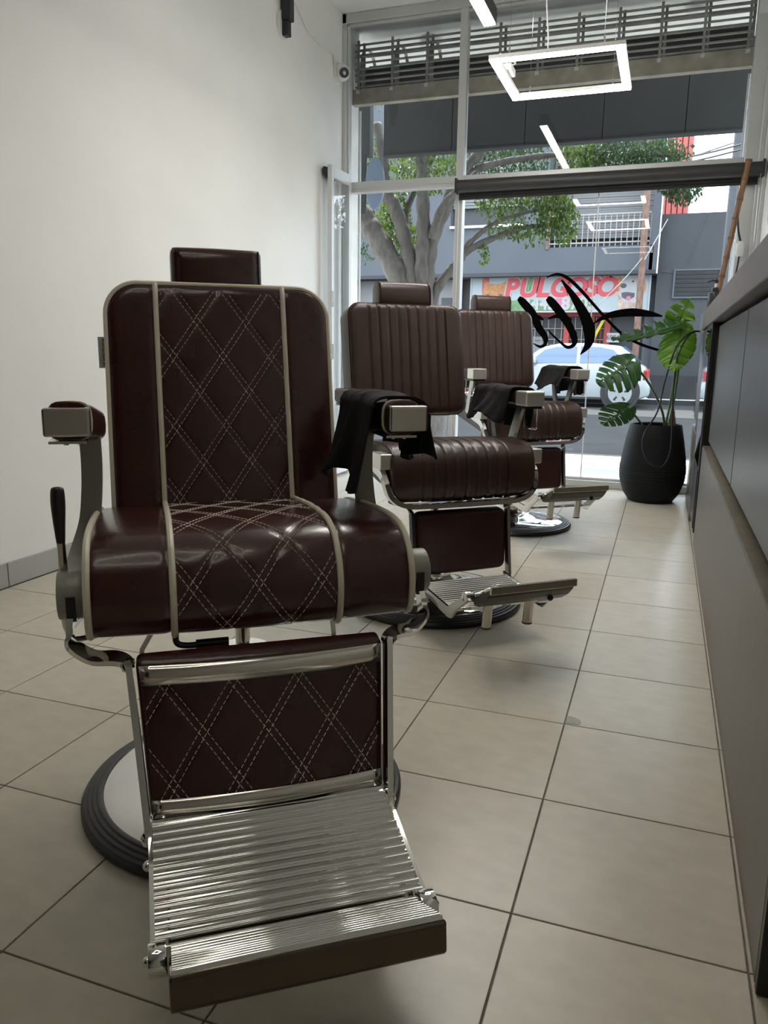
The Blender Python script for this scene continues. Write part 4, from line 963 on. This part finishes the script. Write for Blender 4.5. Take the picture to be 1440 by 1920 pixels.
# shop front below the sign
for x in (-5.3, -4.2, -2.56, -1.93, -1.52): bx('red_post', M_red, x-.07, x+.07, 21.38, 21.5, -.03, 2.2)
bx('red_beam', M_red, -5.4, -1.40, 21.39, 21.49, 2.02, 2.16)
bx('shop_pane', M_facadew, -5.2, -4.3, 21.47, 21.49, .9, 1.95); bx('shop_pane', M_facadew, -4.1, -3.1, 21.47, 21.49, .75, 1.5); bx('shop_pane', M_facadew, -3.0, -2.7, 21.47, 21.49, .6, 1.3)
for k in range(14): bx('grille_bar', M_railg, -4.1+.175*k, -4.085+.175*k, 21.40, 21.42, .0, 2.0)
for k in range(6): bx('grille_bar', M_railg, -4.15, -1.45, 21.42, 21.435, .3+.28*k, .315+.28*k)
for k in range(4): bx('grille_bar', M_red, -1.88+.09*k, -1.865+.09*k, 21.40, 21.42, .0, 2.0)
bx('pier', M_facade, -.62, -.40, 21.2, 21.5, -.03, 2.985)
bx('number_plate', M_signw, -1.52, -1.20, 21.34, 21.375, 1.36, 1.60)
text('house_number', '6924', .17, M_signd, Matrix.Translation((-1.36+3.0, .333, 1.48+.03)) @ Matrix.Rotation(R(90),4,'X'), sb, .002)
MB().flat([(1.10,.2,1.35),(1.38,.2,1.95)], .07, .02, (0,1,0)).build('yellow_strip', M_yel, sb)
# sign
sg = tag(empty('shop_sign', (-2.79, 20.98, 2.57)), 'pale pet shop signboard reading PULGOSO in red letters with cat and dog', 'sign')
box('board', M_sign, -2.27, 2.24, -.04, .06, -.44, .46, sg, .004)
for x0,x1,z0,z1 in ((-2.30,2.27,.455,.49),(-2.30,2.27,-.47,-.435),(-2.30,-2.265,-.44,.46),(2.235,2.27,-.44,.46)): box('frame', M_signw, x0,x1,-.06,.06,z0,z1, sg)
def TM2(x, z, y, rz=0): return Matrix.Translation((x, y, z)) @ Matrix.Rotation(R(90),4,'X') @ Matrix.Rotation(R(rz),4,'Z')
def printed(name, m, poly, y=-.043): return MB().prism(poly, lambda a,b:(a,y-.002,b), lambda a,b:(a,y,b)).build(name, m, sg)
def disc(cx, cz, rx, rz, n=20): return [(cx+rx*math.cos(2*PI*k/n), cz+rz*math.sin(2*PI*k/n)) for k in range(n)]
printed('grass_print', M_signg, [(-.95,.02),(-1.0,.44),(-.88,.40),(-.60,.45),(-.42,.43),(-.40,.02)])
printed('grass_print', M_signg, [(-1.35,-.43),(-1.25,-.18),(-.8,-.12),(-.3,-.2),(.2,-.16),(.6,-.1),(1.0,-.25),(.6,-.43)])
printed('ball_print', M_signp, disc(.13,-.26,.22,.17), -.0455)
for sx, ch in ((-1.22,'P'),(-.78,'U'),(-.40,'L'),(.02,'G'),(.44,'O'),(.82,'S'),(1.20,'O')):
    text('letter_outline', ch, .64, M_signw, TM2(sx, .13, -.0475), sg, .001, shear=.18, bold=.055)
    text('letter', ch, .64, M_signred, TM2(sx, .13, -.051), sg, .001, shear=.18, bold=.030)
for cx in (1.10,1.20,1.30): printed('paw_toe', M_signred, disc(cx,.40+(.03 if cx == 1.2 else 0),.035,.03,10), -.050)
text('phone_number', '4445 8705', .44, M_signw, TM2(.05,-.26,-.0495), sg, .001, bold=.016)
# cat at the left, dog at the right
printed('poster_red', M_signred, [(-1.98,.02),(-1.98,.44),(-1.80,.44),(-1.80,.02)], -.0425)
printed('cat_head', M_signo, [(-1.98,-.02),(-1.93,.20),(-1.96,.42),(-1.76,.27),(-1.50,.26),(-1.28,.36),(-1.27,.16),(-1.18,-.02),(-1.30,-.2),(-1.6,-.3),(-1.88,-.2)], -.046)
for cx in (-1.82,-1.48): printed('cat_eye', M_signd, disc(cx,-.02,.05,.035,12), -.0485); 
printed('cat_muzzle', M_signw, disc(-1.62,-.16,.13,.09), -.0485); printed('cat_nose', M_signp, disc(-1.62,-.11,.035,.022,10), -.0505)
printed('dog_head', M_signt, [(1.40,.05),(1.44,.36),(1.58,.40),(1.72,.30),(1.92,.36),(2.10,.38),(2.16,.1),(2.08,-.1),(2.12,-.42),(1.50,-.42),(1.52,-.12)], -.044)
printed('dog_face', M_signw, [(1.55,.28),(1.70,.34),(1.92,.24),(1.98,-.05),(1.86,-.22),(1.66,-.22),(1.52,-.05)], -.047)
printed('dog_nose', M_signd, disc(1.62,.17,.075,.06,14), -.050); printed('dog_mouth', M_signd, [(1.58,.0),(1.70,.02),(1.90,-.01),(1.90,-.10),(1.76,-.19),(1.60,-.11)], -.050)
for cx, cz in ((1.58,.29),(1.84,.27)): printed('dog_eye', M_signd, disc(cx,cz,.03,.025,10), -.050)
for px_ in ([(1.40,.05),(1.44,.36),(1.56,.39),(1.57,.20),(1.50,.02)], [(1.95,.30),(2.10,.38),(2.16,.10),(2.08,-.08),(1.99,.05)]): printed('dog_ear', M_signo, px_, -.0485)
printed('dog_tongue', M_signp, disc(1.76,-.13,.06,.05,12), -.0515)
text('small_name', 'Castro', .13, M_signw, TM2(1.93,-.34,-.050), sg, .001)

nb_ = tag(empty('neighbour_building', (.6, 21.0, -.03)), 'plain dark grey building with a louvred vent, right of the pet shop', 'building')
bx('wall', M_facade2, -.397, 8.0, 20.95, 24, -.03, 4.40, nb_); bx('plinth', M_kerb, -.38, 8.0, 20.90, 20.95, -.03, .55, nb_)
bx('door', M_dark, .30, 1.25, 20.92, 20.96, .0, 2.05, nb_)
bx('vent_frame', M_facade, -.01, 1.07, 20.90, 20.96, 2.42, 2.46, nb_); bx('vent_frame', M_facade, -.01, 1.07, 20.90, 20.96, 3.07, 3.11, nb_); bx('vent_frame', M_facade, -.01, .03, 20.90, 20.96, 2.46, 3.07, nb_); bx('vent_frame', M_facade, 1.03, 1.07, 20.90, 20.96, 2.46, 3.07, nb_)
bx('vent_back', M_dark, .03, 1.03, 20.935, 20.955, 2.46, 3.07, nb_)
for k in range(6): bx('louvre', M_kerb, .03, 1.03, 20.905, 20.935, 2.475+.10*k, 2.54+.10*k, nb_)
MB().tube(spline([(-.9,-.06,3.1),(-.6,-.06,3.06),(-.35,-.06,3.12),(-.3,-.06,3.0)], 6), .008, 5).build('conduit', M_facade, nb_)
MB().tube([(.02,-.07,4.40),(-.30,-.07,3.3)], .007, 5).build('conduit', M_facade, nb_)
rd = tag(empty('red_building', (-.3, 26, -.03)), 'tall red ribbed building rising behind the grey one', 'building')
box('wall', M_redc, -.42, .54, .2, 1.0, 0, 8.6, rd)
for k in range(6): box('cladding_rib', M_redc, -.42+.165*k, -.42+.165*k+.13, .08, .199, 0, 8.6, rd)
wb = tag(empty('white_building', (-12, 20.7, -.03)), 'low white building behind the tree, left of the pet shop', 'building')
bx('wall', M_facadew, -17, -8.6, 20.6, 22.0, -.03, 3.45, wb); bx('coping', M_facade2, -17, -8.6, 20.5, 22.1, 3.45, 3.55, wb); bx('door', M_facade, -10.4, -9.2, 20.56, 20.6, -.03, 2.2, wb)

# rusty street pole with guy wire, pale concrete pole at right, overhead wires
rp = tag(empty('rusty_pole', (-.74, 20.3, -.03)), 'tall thin rusty steel street pole in front of the signboard', 'pole')
MB().tube([(0,0,0),(0,0,3),(-.04,0,8.0)], .08, 12).build('shaft', M_rust, rp, smooth=True)
MB().tube(spline([(.0,-.11,3.35),(-.35,-.14,2.9),(-1.0,-.2,2.2)], 5), .012, 5).build('guy_wire', M_steel, rp)
MB().tube([(.05,-.10,3.3),(.5,-.1,4.2)], .012, 5).build('guy_wire', M_steel, rp)
cp_ = tag(empty('concrete_pole', (.69, 12.0, -.03)), 'pale grey concrete utility post at the right edge of the window', 'pole')
MB().lathe([(.10,0),(.085,4.0),(.078,8.0)], 20).build('shaft', M_facade, cp_, smooth=True)
for k, (z0, z1, y) in enumerate(((3.05,3.30,9.5),(3.02,3.27,9.6),(4.05,4.35,14.0))):
    tag(MB().tube(spline([(-6,y,z0+.02),(-3,y,z0-.05),(-1.2,y,z0-.02),(0,y,z0+.06),(1.0,y,z1),(3,y,z1+.4)], 6), .010, 5).build('overhead_wire', M_cable), ('lowest black overhead wire crossing behind the fascia', 'black overhead wire running just beside the lowest one', 'far black overhead wire high across the street')[k], 'wire', 'overhead wires')
